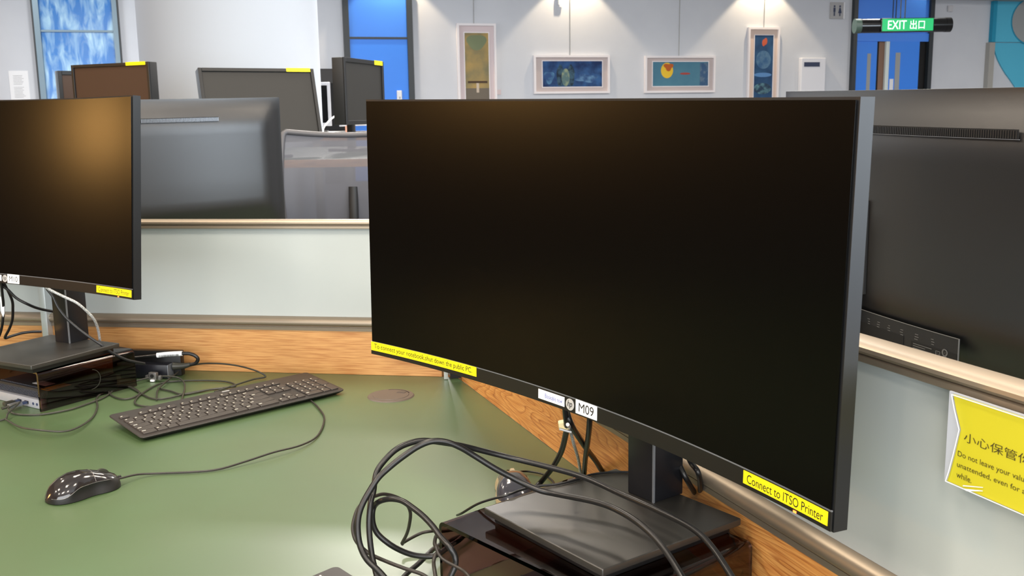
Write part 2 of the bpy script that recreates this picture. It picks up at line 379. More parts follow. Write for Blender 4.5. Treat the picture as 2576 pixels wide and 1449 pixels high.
tag(wobj('wall_sensor', mat('sensor_white', (205, 205, 208), .5), None, (9.852, 9.949, 2.94, 3.045, -.04, -.002), bev=.01), 'small white square device on the wall right of the double doors', 'device')
t = wroot('wall_bracket', 'small white bracket high on the wall above the winged figure painting', 'bracket', 2.84, 2.95)
wobj('bracket_body', M_white, t, (2.80, 2.835, 2.95, 3.12, -.06, -.002), (2.835, 2.88, 2.95, 2.975, -.06, -.02)); done()

# single blue door
t = wroot('door_1', '', '', 0.05, PLAT); del t['label']; del t['category']; t['kind'] = 'structure'
wobj('door_frame', M_frame, t, (-.45, -.37, PLAT, 3.13, -.08, -.001), (.467, .55, PLAT, 3.13, -.08, -.001), (-.37, .467, 2.43, 2.46, -.06, -.001))
wobj('transom_panel', M_blue2, t, (-.37, .467, 2.46, 3.13, -.03, -.001))
wobj('door_leaf', M_blue, t, (-.37, .467, PLAT, 2.43, -.045, -.001))
wobj('lock', M_white, t, (.285, .36, 1.50, 1.70, -.075, -.046), bev=.006)
wobj('lock_button', M_steel, t, (.315, .335, 1.58, 1.61, -.079, -.0755)); done()
# double blue doors, one leaf ajar
t = wroot('door_2', '', '', 8.7, PLAT); del t['label']; del t['category']; t['kind'] = 'structure'
wobj('door_frame', M_frame, t, (7.968, 8.04, PLAT, 3.13, -.08, -.001), (9.465, 9.545, PLAT, 3.13, -.08, -.001))
wobj('transom_panel', M_blue2, t, (8.04, 9.465, 2.58, 3.13, -.03, -.001), (8.04, 9.465, 2.44, 2.575, -.06, -.001))
wobj('transom_mullion', M_frame, t, (8.74, 8.755, 2.60, 3.13, -.036, -.0305), (8.80, 8.815, 2.60, 3.13, -.036, -.0305))
wobj('dark_opening', M_dark, t, (8.46, 9.465, PLAT, 2.44, -.004, -.001))
wobj('brick_view', M_brick, t, (8.52, 8.64, PLAT, 2.44, -.010, -.0045))
wobj('door_edge', mat('door_edge_pale', (225, 235, 230), .5), t, (8.63, 8.70, PLAT, 2.44, -.055, -.012))
l1 = wobj('door_leaf', M_blue, t, (8.04, 8.46, PLAT, 2.44, -.045, -.005))
wobj('vision_panel', M_disc, l1, (8.272, 8.342, 1.3, 2.241, -.048, -.0452))
l2 = wobj('door_leaf', M_blue, t, (8.70, 9.285, PLAT, 2.44, -.065, -.012))
wobj('vision_panel', M_disc, l2, (8.812, 8.907, 1.3, 2.255, -.069, -.0655))
wobj('push_plate', M_white, l2, (8.715, 8.79, 1.62, 1.82, -.069, -.0655)); done()
# blue glass panel at the far left
t = wroot('window_1', '', '', -3.97, PLAT); del t['label']; del t['category']; t['kind'] = 'structure'
wobj('window_frame', mat('frame_zinc', (112, 130, 142), .35, metal=.7), t, (-4.49, -4.42, PLAT, 3.13, -.09, -.001), (-3.52, -3.46, PLAT, 3.13, -.09, -.001), (-4.42, -3.52, 2.50, 2.525, -.06, -.02))
wobj('frame_edge', M_frame, t, (-4.51, -4.49, PLAT, 3.13, -.095, -.001), (-3.46, -3.44, PLAT, 3.13, -.095, -.001))
wobj('pane', M_bglass, t, (-4.42, -3.52, PLAT, 3.13, -.03, -.001)); done()
t = wroot('paper_notice', 'white printed sheet stuck on the wall left of the blue glass panel', 'notice', -4.75, 1.6)
wobj('sheet', M_white, t, (-4.865, -4.63, 1.60, 2.0, -.006, -.001))
bm = bmesh.new()
for i in range(16):
    if i in (7,): continue
    z = 1.94 - i * .019; wbox(bm, -4.815, -4.685 + random.uniform(-.03, .01), z - .004, z, -.0075, -.0062)
finish('printed_lines', bm, mat('print_grey', (150, 152, 156), .7), t); done()
# cyan graphic on the right
t = wroot('wall_graphic', 'cyan wall panel with a grey disc and a curved lower edge at the far right', 'wall panel', 11.3, 1.4)
wobj('edge_strip', M_cyan2, t, (10.75, 10.825, 2.44, 3.13, -.08, -.002))
wobj('upper_panel', M_cyan, t, (10.825, 12.4, 2.44, 3.13, -.05, -.002))
bm = bmesh.new()
pts = [(10.845, 2.43), (10.86, 2.33), (10.90, 2.24), (10.96, 2.13), (11.04, 2.02), (11.14, 1.90), (11.25, 1.79), (11.354, 1.675), (11.52, 1.4), (12.4, 1.2), (12.4, 2.43)]
a = [bm.verts.new(Wm @ Vector((x, -.03, z))) for x, z in pts]; b = [bm.verts.new(Wm @ Vector((x, -.002, z))) for x, z in pts]
bm.faces.new(a); bm.faces.new(b[::-1])
for i in range(len(pts)): bm.faces.new((a[i], b[i], b[(i + 1) % len(pts)], a[(i + 1) % len(pts)]))
finish('curved_panel', bm, M_cyan, t, 0)
blob('disc_rim', 11.62, 2.80, .465, .41, M_cyan2, t, y=-.056, y2=-.051, n=64)
d = blob('disc', 11.62, 2.80, .445, .39, M_disc, t, y=-.062, y2=-.0565, n=64)
done()
bm = bmesh.new(); wbox(bm, 10.70, 10.81, PLAT, 2.43, -.10, -.001); struct('trim_1', bm, mat('trim_grey', (168, 166, 160), .6))
t = wroot('dark_box', 'black box standing in for a low dark opening in the far wall behind the silver monitors', 'dark_box', -.66, PLAT)  # made-up box in place of a low dark opening in the wall
wobj('box_body', M_dark, t, (-1.45, -.47, PLAT, 2.0, -.36, -.002))
wobj('box_band', mat('box_band_dark', (44, 42, 42), .5), t, (-1.45, -.47, 1.80, 1.99, -.375, -.361), (-1.45, -.47, 1.30, 1.33, -.375, -.361)); done()

# exit sign hung from the ceiling
ex = Vector((3.521, 9.2, 2.050)); ang = R(1)
t = root('exit_sign', 'black tubular exit sign with a lit green face, hanging before the double doors', 'exit sign', ex, ang)
E = CTX[0]
bm = bmesh.new(); CYL(bm, (0, 0, 0), .062, .80, E @ Matrix.Rotation(PI / 2, 4, 'Y'), 40); finish('tube', bm, M_black, t)
for s in (-1, 1):
    bm = bmesh.new(); CYL(bm, (0, 0, 0), .064, .05, E @ Matrix.Translation((s * .405, 0, 0)) @ Matrix.Rotation(PI / 2, 4, 'Y'), 40)
    finish('end_cap', bm, mat('cap_grey', (66, 84, 76), .4) if s < 0 else M_black, t)
bm = bmesh.new(); BX(bm, (.02, -.045, 0), (.47, .055, .118), E, .004); hb = finish('light_box', bm, M_black, t)
bm = bmesh.new(); BX(bm, (.02, -.0735, 0), (.455, .002, .106), E); g = finish('green_face', bm, M_green, t)
text('exit_lettering', 'EXIT', .074, lambda x, y: E @ Vector((x - .075, -.0755, y)), M_glow, g, w=.165)
text('exit_characters', '出口', .078, lambda x, y: E @ Vector((x + .105, -.0755, y)), M_glow, g, w=.13)
bm = bmesh.new()
for s in (-.02, .02): TUBE(bm, [E @ Vector((s, 0, .06)), E @ Vector((s, 0, 1.668))], .005, n=8, smooth=False)
finish('hanging_rod', bm, M_frame, t); done()

# ------------------------------------------------------------ study desks and partitions
K = Vector((-.1258, 2.173, 0)); AL = R(170.92); AR = R(-69.08); A3d = R(50.92)
def pdir(a, d): return K + Vector((math.cos(a), math.sin(a), 0)) * d
def desk(name, label, pts, m=M_desk, z=Z0, edge=M_edge):
    c = sum((Vector((x, y, 0)) for x, y in pts), Vector()) / len(pts)
    t = root(name, label, 'desk', (c.x, c.y, 0))
    bm = bmesh.new(); prism(bm, pts, z - .003, z); finish('desk_surface', bm, m, t)
    bm = bmesh.new(); prism(bm, pts, z - .030, z - .0032); finish('desk_core', bm, edge, t)
    for x, y in pts[1:]:
        v = c + (Vector((x, y, 0)) - c) * .86; bm = bmesh.new(); BX(bm, (v.x, v.y, (z - .03) / 2), (.05, .05, z - .031), None, .004); finish('leg', bm, M_alud, t)
    done(); return t
l1, r1, t1 = pdir(AL, 1.75), pdir(AR, 2.08), pdir(A3d, 1.35)
off = lambda p, a, s: (p.x + math.cos(a + PI / 2) * s, p.y + math.sin(a + PI / 2) * s)
desk('study_desk', 'green-topped study desk in front of the grey partitions, holding the keyboard and mouse', [(K.x, K.y), (l1.x, l1.y), (-1.95, 1.2), (-1.1, .7), (-.25, .27), (r1.x, r1.y)])
KB = K + Vector((math.cos(A3d), math.sin(A3d), 0)) * .06
desk('study_desk', 'green study desk behind the left partition, under the monitor seen from behind', [(K.x + .0, K.y + .06), (t1.x - .04, t1.y + .03), (-.4, 3.2), (-1.3, 3.05), (l1.x, l1.y + .06)])
desk('study_desk', 'green study desk behind the right partition, under the large monitor seen from behind', [(K.x + .06, K.y + .02), (r1.x + .06, r1.y + .02), (1.6, 1.6), (t1.x + .04, t1.y - .04)])

def section(bm, prof, x0, x1, M):
    a = [bm.verts.new(M @ Vector((x0, y, z))) for y, z in prof]; b = [bm.verts.new(M @ Vector((x1, y, z))) for y, z in prof]; n = len(prof)
    bm.faces.new(a[::-1]); bm.faces.new(b)
    for i in range(n): bm.faces.new((a[i], a[(i + 1) % n], b[(i + 1) % n], b[i]))
def partition(label, ang, L, side, posts=()):
    """near face of the panel at y = 0, the body extends to -side"""
    t = root('desk_partition', label, 'partition', K, ang, 'desk partitions')
    M = CTX[0]; x0 = .035; T = .022
    def full(half):   # half: list of (y outward, z) from bottom to top on the near side, mirrored about the mid plane
        a = [(side * y, Z0 + z) for y, z in half]; b = [(side * (-T - y), Z0 + z) for y, z in half[::-1]]
        return a + b
    bm = bmesh.new(); section(bm, full([(0, .0006), (0, .101)]), x0, L, M); finish('wood_panel', bm, M_wood if abs(ang) > 2 else M_wood2, t)
    bm = bmesh.new(); section(bm, full([(.003, .1012), (.004, .109), (.0015, .1095), (.0015, .111), (.006, .1115), (.0095, .114), (.0115, .119), (.0105, .125), (.006, .130), (-.004, .132)]), x0, L, M)
    finish('lower_rail', bm, M_alu, t, 40)
    bm = bmesh.new(); section(bm, full([(-.006, .1322), (-.006, .3328)]), x0, L, M); finish('metal_panel', bm, M_panel, t)
    bm = bmesh.new(); section(bm, full([(-.003, .333), (.004, .333), (.0055, .3340), (.0055, .3390), (.0035, .3402), (.002, .3405), (.002, .3414), (.006, .3420), (.0085, .3450), (.0078, .3485), (.004, .3513), (-.002, .3526), (-.008, .3530)]), x0, L, M)
    finish('top_rail', bm, M_alu, t, 40)
    for p in posts:
        bm = bmesh.new()
        BX(bm, (p, side * .006 - side * T / 2, Z0 + .1755), (.016, T + .024, .349), M, .002)
        BX(bm, (p + .010, -side * T / 2, Z0 + .1755), (.003, T + .012, .349), M)
        finish('joint_post', bm, M_post, t)
    done(); return t
partition('grey partition with oak base running behind the desk at the left', AL, 1.9, 1, (.985,))
partition('grey partition with oak base running down the right side of the desk', AR, 2.08, -1)
partition('grey partition running away behind the large monitor, between the two rear desks', A3d, 1.35, 1)
t = root('partition_post', 'silver slotted corner post where the left and right partitions meet', 'post', (K.x, K.y, 0))
M = CTX[0]; bm = bmesh.new(); BX(bm, (.004, .012, Z0 + .1755), (.036, .036, .349), M @ Matrix.Rotation(R(20), 4, 'Z'), .003); finish('post_body', bm, M_post, t)
for sx in (-.026, .017):
    bm = bmesh.new(); BX(bm, (sx, -.012, Z0 + .1755), (.009, .012, .349), M @ Matrix.Rotation(R(8), 4, 'Z'), .001); finish('flange', bm, M_post, t)
bm = bmesh.new(); BX(bm, (-.004, -.0085, Z0 + .1750), (.024, .004, .348), M @ Matrix.Rotation(R(8), 4, 'Z')); finish('slot', bm, M_dark, t); done()

# ------------------------------------------------------------ curved monitors
RC = 1.75
class Scr:
    def __init__(s, chord, yaw, tilt, roll, W, H, rc=RC):
        s.W, s.H, s.rc = W, H, rc
        u = Vector((math.cos(yaw), math.sin(yaw), 0)); n = Vector((math.sin(yaw), -math.cos(yaw), 0)); w = Vector((0, 0, 1))
        w2 = math.cos(tilt) * w - math.sin(tilt) * n; n2 = math.cos(tilt) * n + math.sin(tilt) * w
        s.u = math.cos(roll) * u + math.sin(roll) * w2; s.w = -math.sin(roll) * u + math.cos(roll) * w2; s.n = n2; s.c = Vector(chord)
    def __call__(s, a, b, c=0):
        if s.rc:
            th = a / s.rc; tm = s.W / 2 / s.rc
            return s.c + s.u * (s.rc * math.sin(th) - c * math.sin(th)) + s.w * b + s.n * (-s.rc * (math.cos(th) - math.cos(tm)) + c * math.cos(th))
        return s.c + s.u * a + s.w * b + s.n * c
def slab(bm, P, a0, a1, b0, b1, c0, c1, na=1, mi=0):
    """a curved plate between depths c0 (back) and c1 (front)"""
    A = [a0 + (a1 - a0) * i / na for i in range(na + 1)]
    rings = [[bm.verts.new(P(a, b0, c1)), bm.verts.new(P(a, b1, c1)), bm.verts.new(P(a, b1, c0)), bm.verts.new(P(a, b0, c0))] for a in A]
    for r, q in zip(rings, rings[1:]):
        for i in range(4): bm.faces.new((r[i], r[(i + 1) % 4], q[(i + 1) % 4], q[i])).material_index = mi
    bm.faces.new(rings[0]).material_index = mi; bm.faces.new(rings[-1][::-1]).material_index = mi
def sm(x): x = max(0, min(1, x)); return x * x * (3 - 2 * x)
def monitor(label, chord, yaw, tilt, roll, W, H, base_c, base_z, base_yaw, labels=(), logo=True, back=False, plate=None, ca=0.0):
    t = root('curved_monitor', label, 'monitor', (base_c[0], base_c[1], base_z), base_yaw, 'large curved monitors')
    P = Scr(chord, yaw, tilt, roll, W, H); N = 40
    # housing: front rim, thin sides, back that swells towards the middle
    bm = bmesh.new(); NB = 16; r = .004
    Tb = lambda a, b: .0165 + .0235 * sm((min(W / 2 - abs(a), b, H - b)) / .075)
    ea = lambda i: -W / 2 + W * i / N
    aa = [-W / 2, -W / 2 + .008] + [-W / 2 + .008 + (W - .016) * i / N for i in range(1, N)] + [W / 2 - .008, W / 2]
    bb = [0, .008] + [.008 + (H - .016) * i / NB for i in range(1, NB)] + [H - .008, H]
    F = [[bm.verts.new(P(a, b, 0 if 0 < j < len(bb) - 1 and 0 < i < len(aa) - 1 else -.0012)) for j, b in enumerate(bb)] for i, a in enumerate(aa)]
    Bk = [[bm.verts.new(P(a, b, -Tb(a, b))) for b in bb] for a in aa]
    na, nb = len(aa), len(bb)
    for G, fl in ((F, 0), (Bk, 1)):
        for i in range(na - 1):
            for j in range(nb - 1):
                q = (G[i][j], G[i + 1][j], G[i + 1][j + 1], G[i][j + 1]); f = bm.faces.new(q if not fl else q[::-1]); f.material_index = fl
    for i in range(na - 1):
        bm.faces.new((F[i][0], Bk[i][0], Bk[i + 1][0], F[i + 1][0])); bm.faces.new((F[i][-1], F[i + 1][-1], Bk[i + 1][-1], Bk[i][-1]))
    for j in range(nb - 1):
        bm.faces.new((F[0][j], F[0][j + 1], Bk[0][j + 1], Bk[0][j])); bm.faces.new((F[-1][j], Bk[-1][j], Bk[-1][j + 1], F[-1][j + 1]))
    finish('housing', bm, [M_caseside, M_back], t, 35)
    bm = bmesh.new(); slab(bm, P, -W / 2 + .0025, W / 2 - .0025, .0205, H - .0025, .0001, .0012, N); finish('screen', bm, M_screen, t, 35)
    bm = bmesh.new(); slab(bm, P, -W / 2 + .001, W / 2 - .001, .001, .0190, .0001, .0020, N); bz = finish('lower_bezel', bm, M_bezel, t, 35)
    bm = bmesh.new(); slab(bm, P, -W / 2 + .001, W / 2 - .001, .0191, .0204, .0001, .0016, N); finish('bezel_trim', bm, M_seam, t, 35)
    for (nm, a0, a1, b0, b1, m, txts) in labels:
        bm = bmesh.new(); slab(bm, P, a0, a1, b0, b1, .00203, .0024, max(2, int((a1 - a0) / .02))); l = finish(nm, bm, m, t, 35)
        for (s, h, w, ox, oy, im) in txts:
            text('lettering', s, h, lambda x, y: P(x, y, .00255), im, l, w=w, o=(ox, oy))
    if logo:
        bm = bmesh.new(); n = 40
        a = [bm.verts.new(P(.0073 * math.cos(2 * PI * i / n), .0107 + .0073 * math.sin(2 * PI * i / n), .0027)) for i in range(n)]
        b = [bm.verts.new(P(.0073 * math.cos(2 * PI * i / n), .0107 + .0073 * math.sin(2 * PI * i / n), .0019)) for i in range(n)]
        bm.faces.new(a)
        for i in range(n): bm.faces.new((a[i], b[i], b[(i + 1) % n], a[(i + 1) % n]))
        lg = finish('logo_disc', bm, M_silver, t, 0)
        text('lettering', 'hp', .0105, lambda x, y: P(x, y, .0029), M_ink, lg, w=.0092, shear=.28, o=(0, .0106))
        bm = bmesh.new(); slab(bm, P, .3565, .3605, .0012, .0033, .0019, .0025); finish('power_light', bm, M_led, t, 0)
    # vent: a dark slot with fine ribs near the top of the back, mount plate and port cover
    if back:
        vb = H - .049; v0, v1 = -.20, .20
        cb = lambda a, b: -Tb(a, b)
        bm = bmesh.new(); slab(bm, P, v0, v1, vb - .0115, vb, -.0407, -.0395, 24); vt = finish('vent', bm, M_dark, t, 35)
        bm = bmesh.new(); nr = 110
        for i in range(nr):
            a = v0 + (v1 - v0) * (i + .5) / nr
            slab(bm, P, a - .0010, a + .0010, vb - .0112, vb - .0015, -.0418, -.0407)
        finish('vent_ribs', bm, M_seam if back == 'pale' else M_back, vt, 0)
        bm = bmesh.new(); slab(bm, P, v0 - .002, v1 + .002, vb - .0125, vb - .0117, -.0412, -.0395, 24); finish('vent_lip', bm, M_seam if back != 'pale' else M_back, vt, 35)
    if plate:
        p0, p1 = plate
        bm = bmesh.new(); slab(bm, P, p0, p1, .075, .215, -.0445, -.0395, 6); bmesh.ops.bevel(bm, geom=list(bm.edges), offset=.0008, segments=1, affect='EDGES'); finish('mount_plate', bm, M_case, t)
        q0, q1 = -.13, .25
        bm = bmesh.new(); slab(bm, P, q0, q1, .012, .0505, -.0413, -.0385, 12)
        pc = finish('port_cover', bm, M_case, t, 35)
        bm = bmesh.new(); slab(bm, P, q0, q1, .0505, .0509, -.0418, -.0395, 12); slab(bm, P, q0 - .0004, q0, .012, .0509, -.0418, -.0395); finish('cover_edge', bm, M_mark, pc, 35)
        bm = bmesh.new(); slab(bm, P, -.03, q1, .012, .033, -.0420, -.0414, 8); slab(bm, P, q0 + .001, -.045, .012, .030, -.0420, -.0414, 4); finish('port_recess', bm, M_dark, pc, 35)
        for a in (.072, .048, .026, .002, -.025, -.055, -.085):
            for k in range(3):
                bm = bmesh.new(); slab(bm, P, a - .004 * random.uniform(.4, 1), a + .004 * random.uniform(.4, 1), .040 - k * .0035, .0408 - k * .0035, -.0416, -.0412)
                finish('port_mark', bm, M_mark, pc, 0)
        bm = bmesh.new()
        for k in range(6): slab(bm, P, -.085 + .012 * (k % 2), -.050, .0265 - k * .0030, .0273 - k * .0030, -.0424, -.0419)
        slab(bm, P, -.1005, -.0925, .0178, .0184, -.0424, -.0419); slab(bm, P, -.1005, -.0925, .0262, .0268, -.0424, -.0419)
        slab(bm, P, -.0931, -.0925, .0178, .0268, -.0424, -.0419); slab(bm, P, -.1005, -.0999, .0178, .0268, -.0424, -.0419)
        for cb_ in (.0275, .0185):
            for i in range(20):
                th = 2 * PI * i / 20; slab(bm, P, -.1085 + .0042 * math.cos(th) - .0008, -.1085 + .0042 * math.cos(th) + .0008, cb_ + .0042 * math.sin(th) - .0007, cb_ + .0042 * math.sin(th) + .0007, -.0424, -.0419)
        finish('rating_marks', bm, M_mark, pc, 0)
        text('lettering', 'Cd', .0045, lambda x, y: P(-x - .0965, y + .0223, -.0426), M_mark, pc, w=.0055)
        text('lettering', 'CCC', .003, lambda x, y: P(-x - .1085, y + .0275, -.0426), M_mark, pc, w=.0055)
        text('lettering', 'PS', .003, lambda x, y: P(-x - .1085, y + .0185, -.0426), M_mark, pc, w=.004)
    # stand: square base plate with a stepped foot, square column, arm to the back of the screen
    B = CTX[0]
    bm = bmesh.new(); BX(bm, (0, 0, .0145), (.218, .218, .009), B, .0022, 3); finish('stand_base', bm, M_base, t)
    bm = bmesh.new(); BX(bm, (0, 0, .005), (.200, .200, .0098), B, .002); finish('base_foot', bm, M_bezel, t)
    top = (P(ca, .16, -.04)).z - base_z
    bm = bmesh.new(); BX(bm, (-.012, .087, .019 + top / 2), (.047, .050, top), B, .0015); cl = finish('stand_column', bm, M_col, t)
    bm = bmesh.new(); BX(bm, (.0110, .0615, .019 + top / 2), (.003, .003, top), B, .0008); finish('column_seam', bm, M_seam, cl)
    q = P(ca, .145, -.036); iq = B.inverted() @ q
    bm = bmesh.new(); BX(bm, ((iq.x) / 2, (iq.y + .082) / 2, iq.z), (.06, max(.03, abs(.082 - iq.y)), .06), B, .003); finish('arm', bm, M_col, t)
    done(); return t, P

main_labels = [
    ('yellow_label', -.4035, -.182, .0070, .0202, M_yel, [('To connect your notebook,shut down the public PC.', .0094, .206, -.2935, .0132, M_ink)]),
    ('booking_label', -.0595, -.0105, .0050, .0172, M_white, [('Bookable now', .0056, .032, -.0305, .0110, M_inkb)]),
    ('desk_number_label', .0105, .0490, .0028, .0202, M_white, [('M09', .0112, .027, .0298, .0116, M_ink)]),
    ('yellow_label', .2865, .4005, .0050, .0182, M_yel, [('Connect to ITSO Printer', .0088, .103, .3435, .0114, M_ink)])]
monitor('large curved black monitor marked M09 on a smoked acrylic riser in the foreground', (.0325, 1.144, .9583), R(-52.56), .0062, -.019, .81, .3745, (.1135, 1.140), Z0 + .0835, R(-53.6), main_labels)
left_labels = [
    ('booking_label', -.0595, -.0105, .0050, .0172, M_white, [('Bookable now', .0056, .032, -.0305, .0110, M_inkb)]),
    ('desk_number_label', .0075, .0430, .0020, .0205, M_white, [('M10', .0112, .025, .0255, .0112, M_ink)]),
    ('yellow_label', .2865, .4025, .0045, .0178, M_yel, [('Connect to ITSO Printer', .0088, .103, .3445, .0112, M_inkg)])]
monitor('large curved black monitor marked M10 on a smoked acrylic riser at the left', (-1.0615, 1.995, .9943), R(-25.6), .0875, -.011, .81, .3735, (-.999, 2.074), Z0 + .0835, R(-27.5), left_labels)
monitor('large black monitor seen from behind over the right partition', (.6265, 1.4318, .9694), R(106.4), .0196, .0164, .81, .373, (.590, 1.546), Z0 + .0005, R(106.4), (), True, 'dark', (.06, .18), .12)
monitor('large black monitor seen from behind over the left partition, beside the mesh chair', (-1.0166, 2.7642, 1.001), R(214), .034, -.0097, .81, .373, (-1.115, 2.695), Z0 + .0005, R(214), (), True, 'pale', None, .12)

# ------------------------------------------------------------ smoked acrylic risers with small computers inside
def riser(label, corner, yaw, W=.30, D=.228, H=.083):
    """corner: front left corner on the desk; x runs right, y runs back"""
    t = root('monitor_riser', label, 'monitor riser', (corner[0], corner[1], Z0), yaw, 'smoked acrylic monitor risers')
    M = CTX[0] @ Matrix.Translation((0, 0, .0004)); th = .005; r = .009; n = 6
    def arch(o):
        pts = [(o, 0)]; rr = r - o
        pts += [(o + rr - rr * math.cos(PI / 2 * i / n), H - o - rr + rr * math.sin(PI / 2 * i / n)) for i in range(n + 1)]
        pts += [(W - o - rr + rr * math.sin(PI / 2 * i / n), H - o - rr + rr * math.cos(PI / 2 * i / n)) for i in range(n + 1)]
        pts += [(W - o, 0)]; return pts
    out, inn = arch(0), arch(th)
    bm = bmesh.new(); k = len(out)
    V = {}
    for tag_, pts in (('o', out), ('i', inn)):
        for y in (0, D):
            V[tag_, y] = [bm.verts.new(M @ Vector((x, y, z))) for x, z in pts]
    for i in range(k - 1):
        bm.faces.new((V['o', 0][i], V['o', 0][i + 1], V['o', D][i + 1], V['o', D][i])); bm.faces.new((V['i', 0][i], V['i', D][i], V['i', D][i + 1], V['i', 0][i + 1]))
        bm.faces.new((V['o', 0][i], V['i', 0][i], V['i', 0][i + 1], V['o', 0][i + 1])); bm.faces.new((V['o', D][i], V['o', D][i + 1], V['i', D][i + 1], V['i', D][i]))
    for i in (0, k - 1): bm.faces.new((V['o', 0][i], V['o', D][i], V['i', D][i], V['i', 0][i]))
    finish('acrylic_shell', bm, M_acr, t, 40)
    for s, x in ((0, .0005 - .0012), (1, W + .0004)):
        bm = bmesh.new(); n2 = 40; ri, ro = .0205, .0215
        for i in range(n2):
            a0, a1 = R(-95) + R(175) * i / n2, R(-95) + R(175) * (i + 1) / n2; q = []
            for rr_, a in ((ri, a0), (ro, a0), (ro, a1), (ri, a1)): q.append((.118 + rr_ * math.cos(a), .040 + rr_ * math.sin(a)))
            f = [bm.verts.new(M @ Vector((x, y, z))) for y, z in q] + [bm.verts.new(M @ Vector((x + .0008, y, z))) for y, z in q]
            bm.faces.new(f[:4]); bm.faces.new(f[4:][::-1]); bm.faces.new((f[0], f[3], f[7], f[4])); bm.faces.new((f[1], f[5], f[6], f[2]))
        finish('cable_hole_rim', bm, M_cableg, t, 0)
    done(); return t
LU = R(-32.5)
# left riser: its front right corner stands at (-.953, 1.951)
lc = Vector((-.953, 1.951, 0)) - Vector((math.cos(LU), math.sin(LU), 0)) * .30
riser('smoked acrylic riser at the left, under the monitor marked M10', lc, LU)
MU = R(-49.0)
riser('smoked acrylic riser in the foreground, under the monitor marked M09', (-.095, 1.170, 0), MU)
def computer(label, c, yaw, W=.177, D=.175, H=.036):
    """c: front right corner on the desk"""
    t = root('mini_computer', label, 'computer', (c[0], c[1], Z0), yaw, 'small desktop computers inside the risers')
    M = CTX[0] @ Matrix.Translation((-W, 0, .0006))
    bm = bmesh.new(); BX(bm, (W / 2, D / 2 + .006, H / 2), (W, D - .012, H), M, .002); finish('case', bm, M_pcb, t)
    bm = bmesh.new(); BX(bm, (W / 2, .003, .0095), (W, .012, .019), M, .0015); fp = finish('front_panel', bm, M_pcs, t)
    bm = bmesh.new()
    vs = [(0, .006, .0195), (W, .006, .0195), (W, .019, .0366), (0, .019, .0366), (0, .02, .0195), (W, .02, .0195)]
    v = [bm.verts.new(M @ Vector(p)) for p in vs]
    for f in ((0, 1, 2, 3), (0, 3, 4), (1, 5, 2), (0, 4, 5, 1), (3, 2, 5, 4)): bm.faces.new([v[i] for i in f])
    g = finish('grille', bm, M_dark, t)
    bm = bmesh.new()
    for i in range(34):
        x = .006 + i * .0049; q = [(x, .0055, .020), (x + .0022, .0055, .020), (x + .0035, .0185, .0372), (x + .0013, .0185, .0372)]
        a = [bm.verts.new(M @ Vector(p)) for p in q]; b = [bm.verts.new(M @ (Vector(p) + Vector((0, -.0012, .0008)))) for p in q]
        bm.faces.new(a); bm.faces.new(b[::-1])
        for j in range(4): bm.faces.new((a[j], b[j], b[(j + 1) % 4], a[(j + 1) % 4]))
    finish('grille_fins', bm, mat('fin_grey', (72, 76, 86), .4, metal=.3), g, 0)
    for x, w, h in ((W - .014, .004, .004), (W - .027, .004, .004)):
        bm = bmesh.new(); CYL(bm, (0, 0, 0), .0028, .001, M @ Matrix.Translation((x, -.0035, .0095)) @ Matrix.Rotation(PI / 2, 4, 'X'), 16); finish('audio_socket', bm, M_navy, fp)
    for x in (W - .050, W - .075):
        bm = bmesh.new(); BX(bm, (x, -.0035, .0095), (.013, .001, .006), M); finish('usb_socket', bm, M_ink, fp)
    bm = bmesh.new(); BX(bm, (W - .062, .045, H + .0003), (.045, .022, .0005), M); finish('white_sticker', bm, M_white, t)
    bm = bmesh.new(); BX(bm, (W - .012, .040, H + .0003), (.026, .052, .0005), M); finish('yellow_sticker', bm, mat('sticker_amber', (240, 190, 30), .5), t)
    done(); return M
cp = Vector((-.953, 1.951, 0)) - Vector((math.cos(LU), math.sin(LU), 0)) * .013 + Vector((-math.sin(LU), math.cos(LU), 0)) * .012
PCM = computer('small silver and black computer inside the left riser, with a plug in front', cp, LU)
mu = Vector((math.cos(MU), math.sin(MU), 0)); mv = Vector((-math.sin(MU), math.cos(MU), 0))
computer('small computer inside the foreground riser, mostly hidden', Vector((-.095, 1.170, 0)) + mu * .285 + mv * .02, MU)

# plug in the left computer
q = PCM @ Vector((.177 - .050, 0, .0095)); 
t = root('cable_plug', 'grey plug pushed into the front of the small computer at the left', 'plug', q, LU); M = CTX[0]
bm = bmesh.new(); BX(bm, (0, -.009, 0), (.010, .012, .0045), M, .0005); finish('metal_tip', bm, M_navy, t)
bm = bmesh.new(); BX(bm, (-.001, -.028, 0), (.013, .026, .0085), M, .0015); finish('plug_body', bm, M_seam, t)
tube('strain_relief', [M @ Vector((-.001, -.041, 0)), M @ Vector((-.003, -.055, -.001))], .0028, M_cableg, t, smooth=False); done()
q = PCM @ Vector((.177 - .075, 0, .0095))
t = root('cable_plug', 'darker plug beside the grey one on the small computer at the left', 'plug', q, LU); M = CTX[0]
bm = bmesh.new(); BX(bm, (0, -.009, 0), (.010, .012, .0045), M, .0005); finish('metal_tip', bm, M_navy, t)
bm = bmesh.new(); BX(bm, (0, -.026, 0), (.012, .022, .0075), M, .0012); finish('plug_body', bm, M_cableg, t); done()

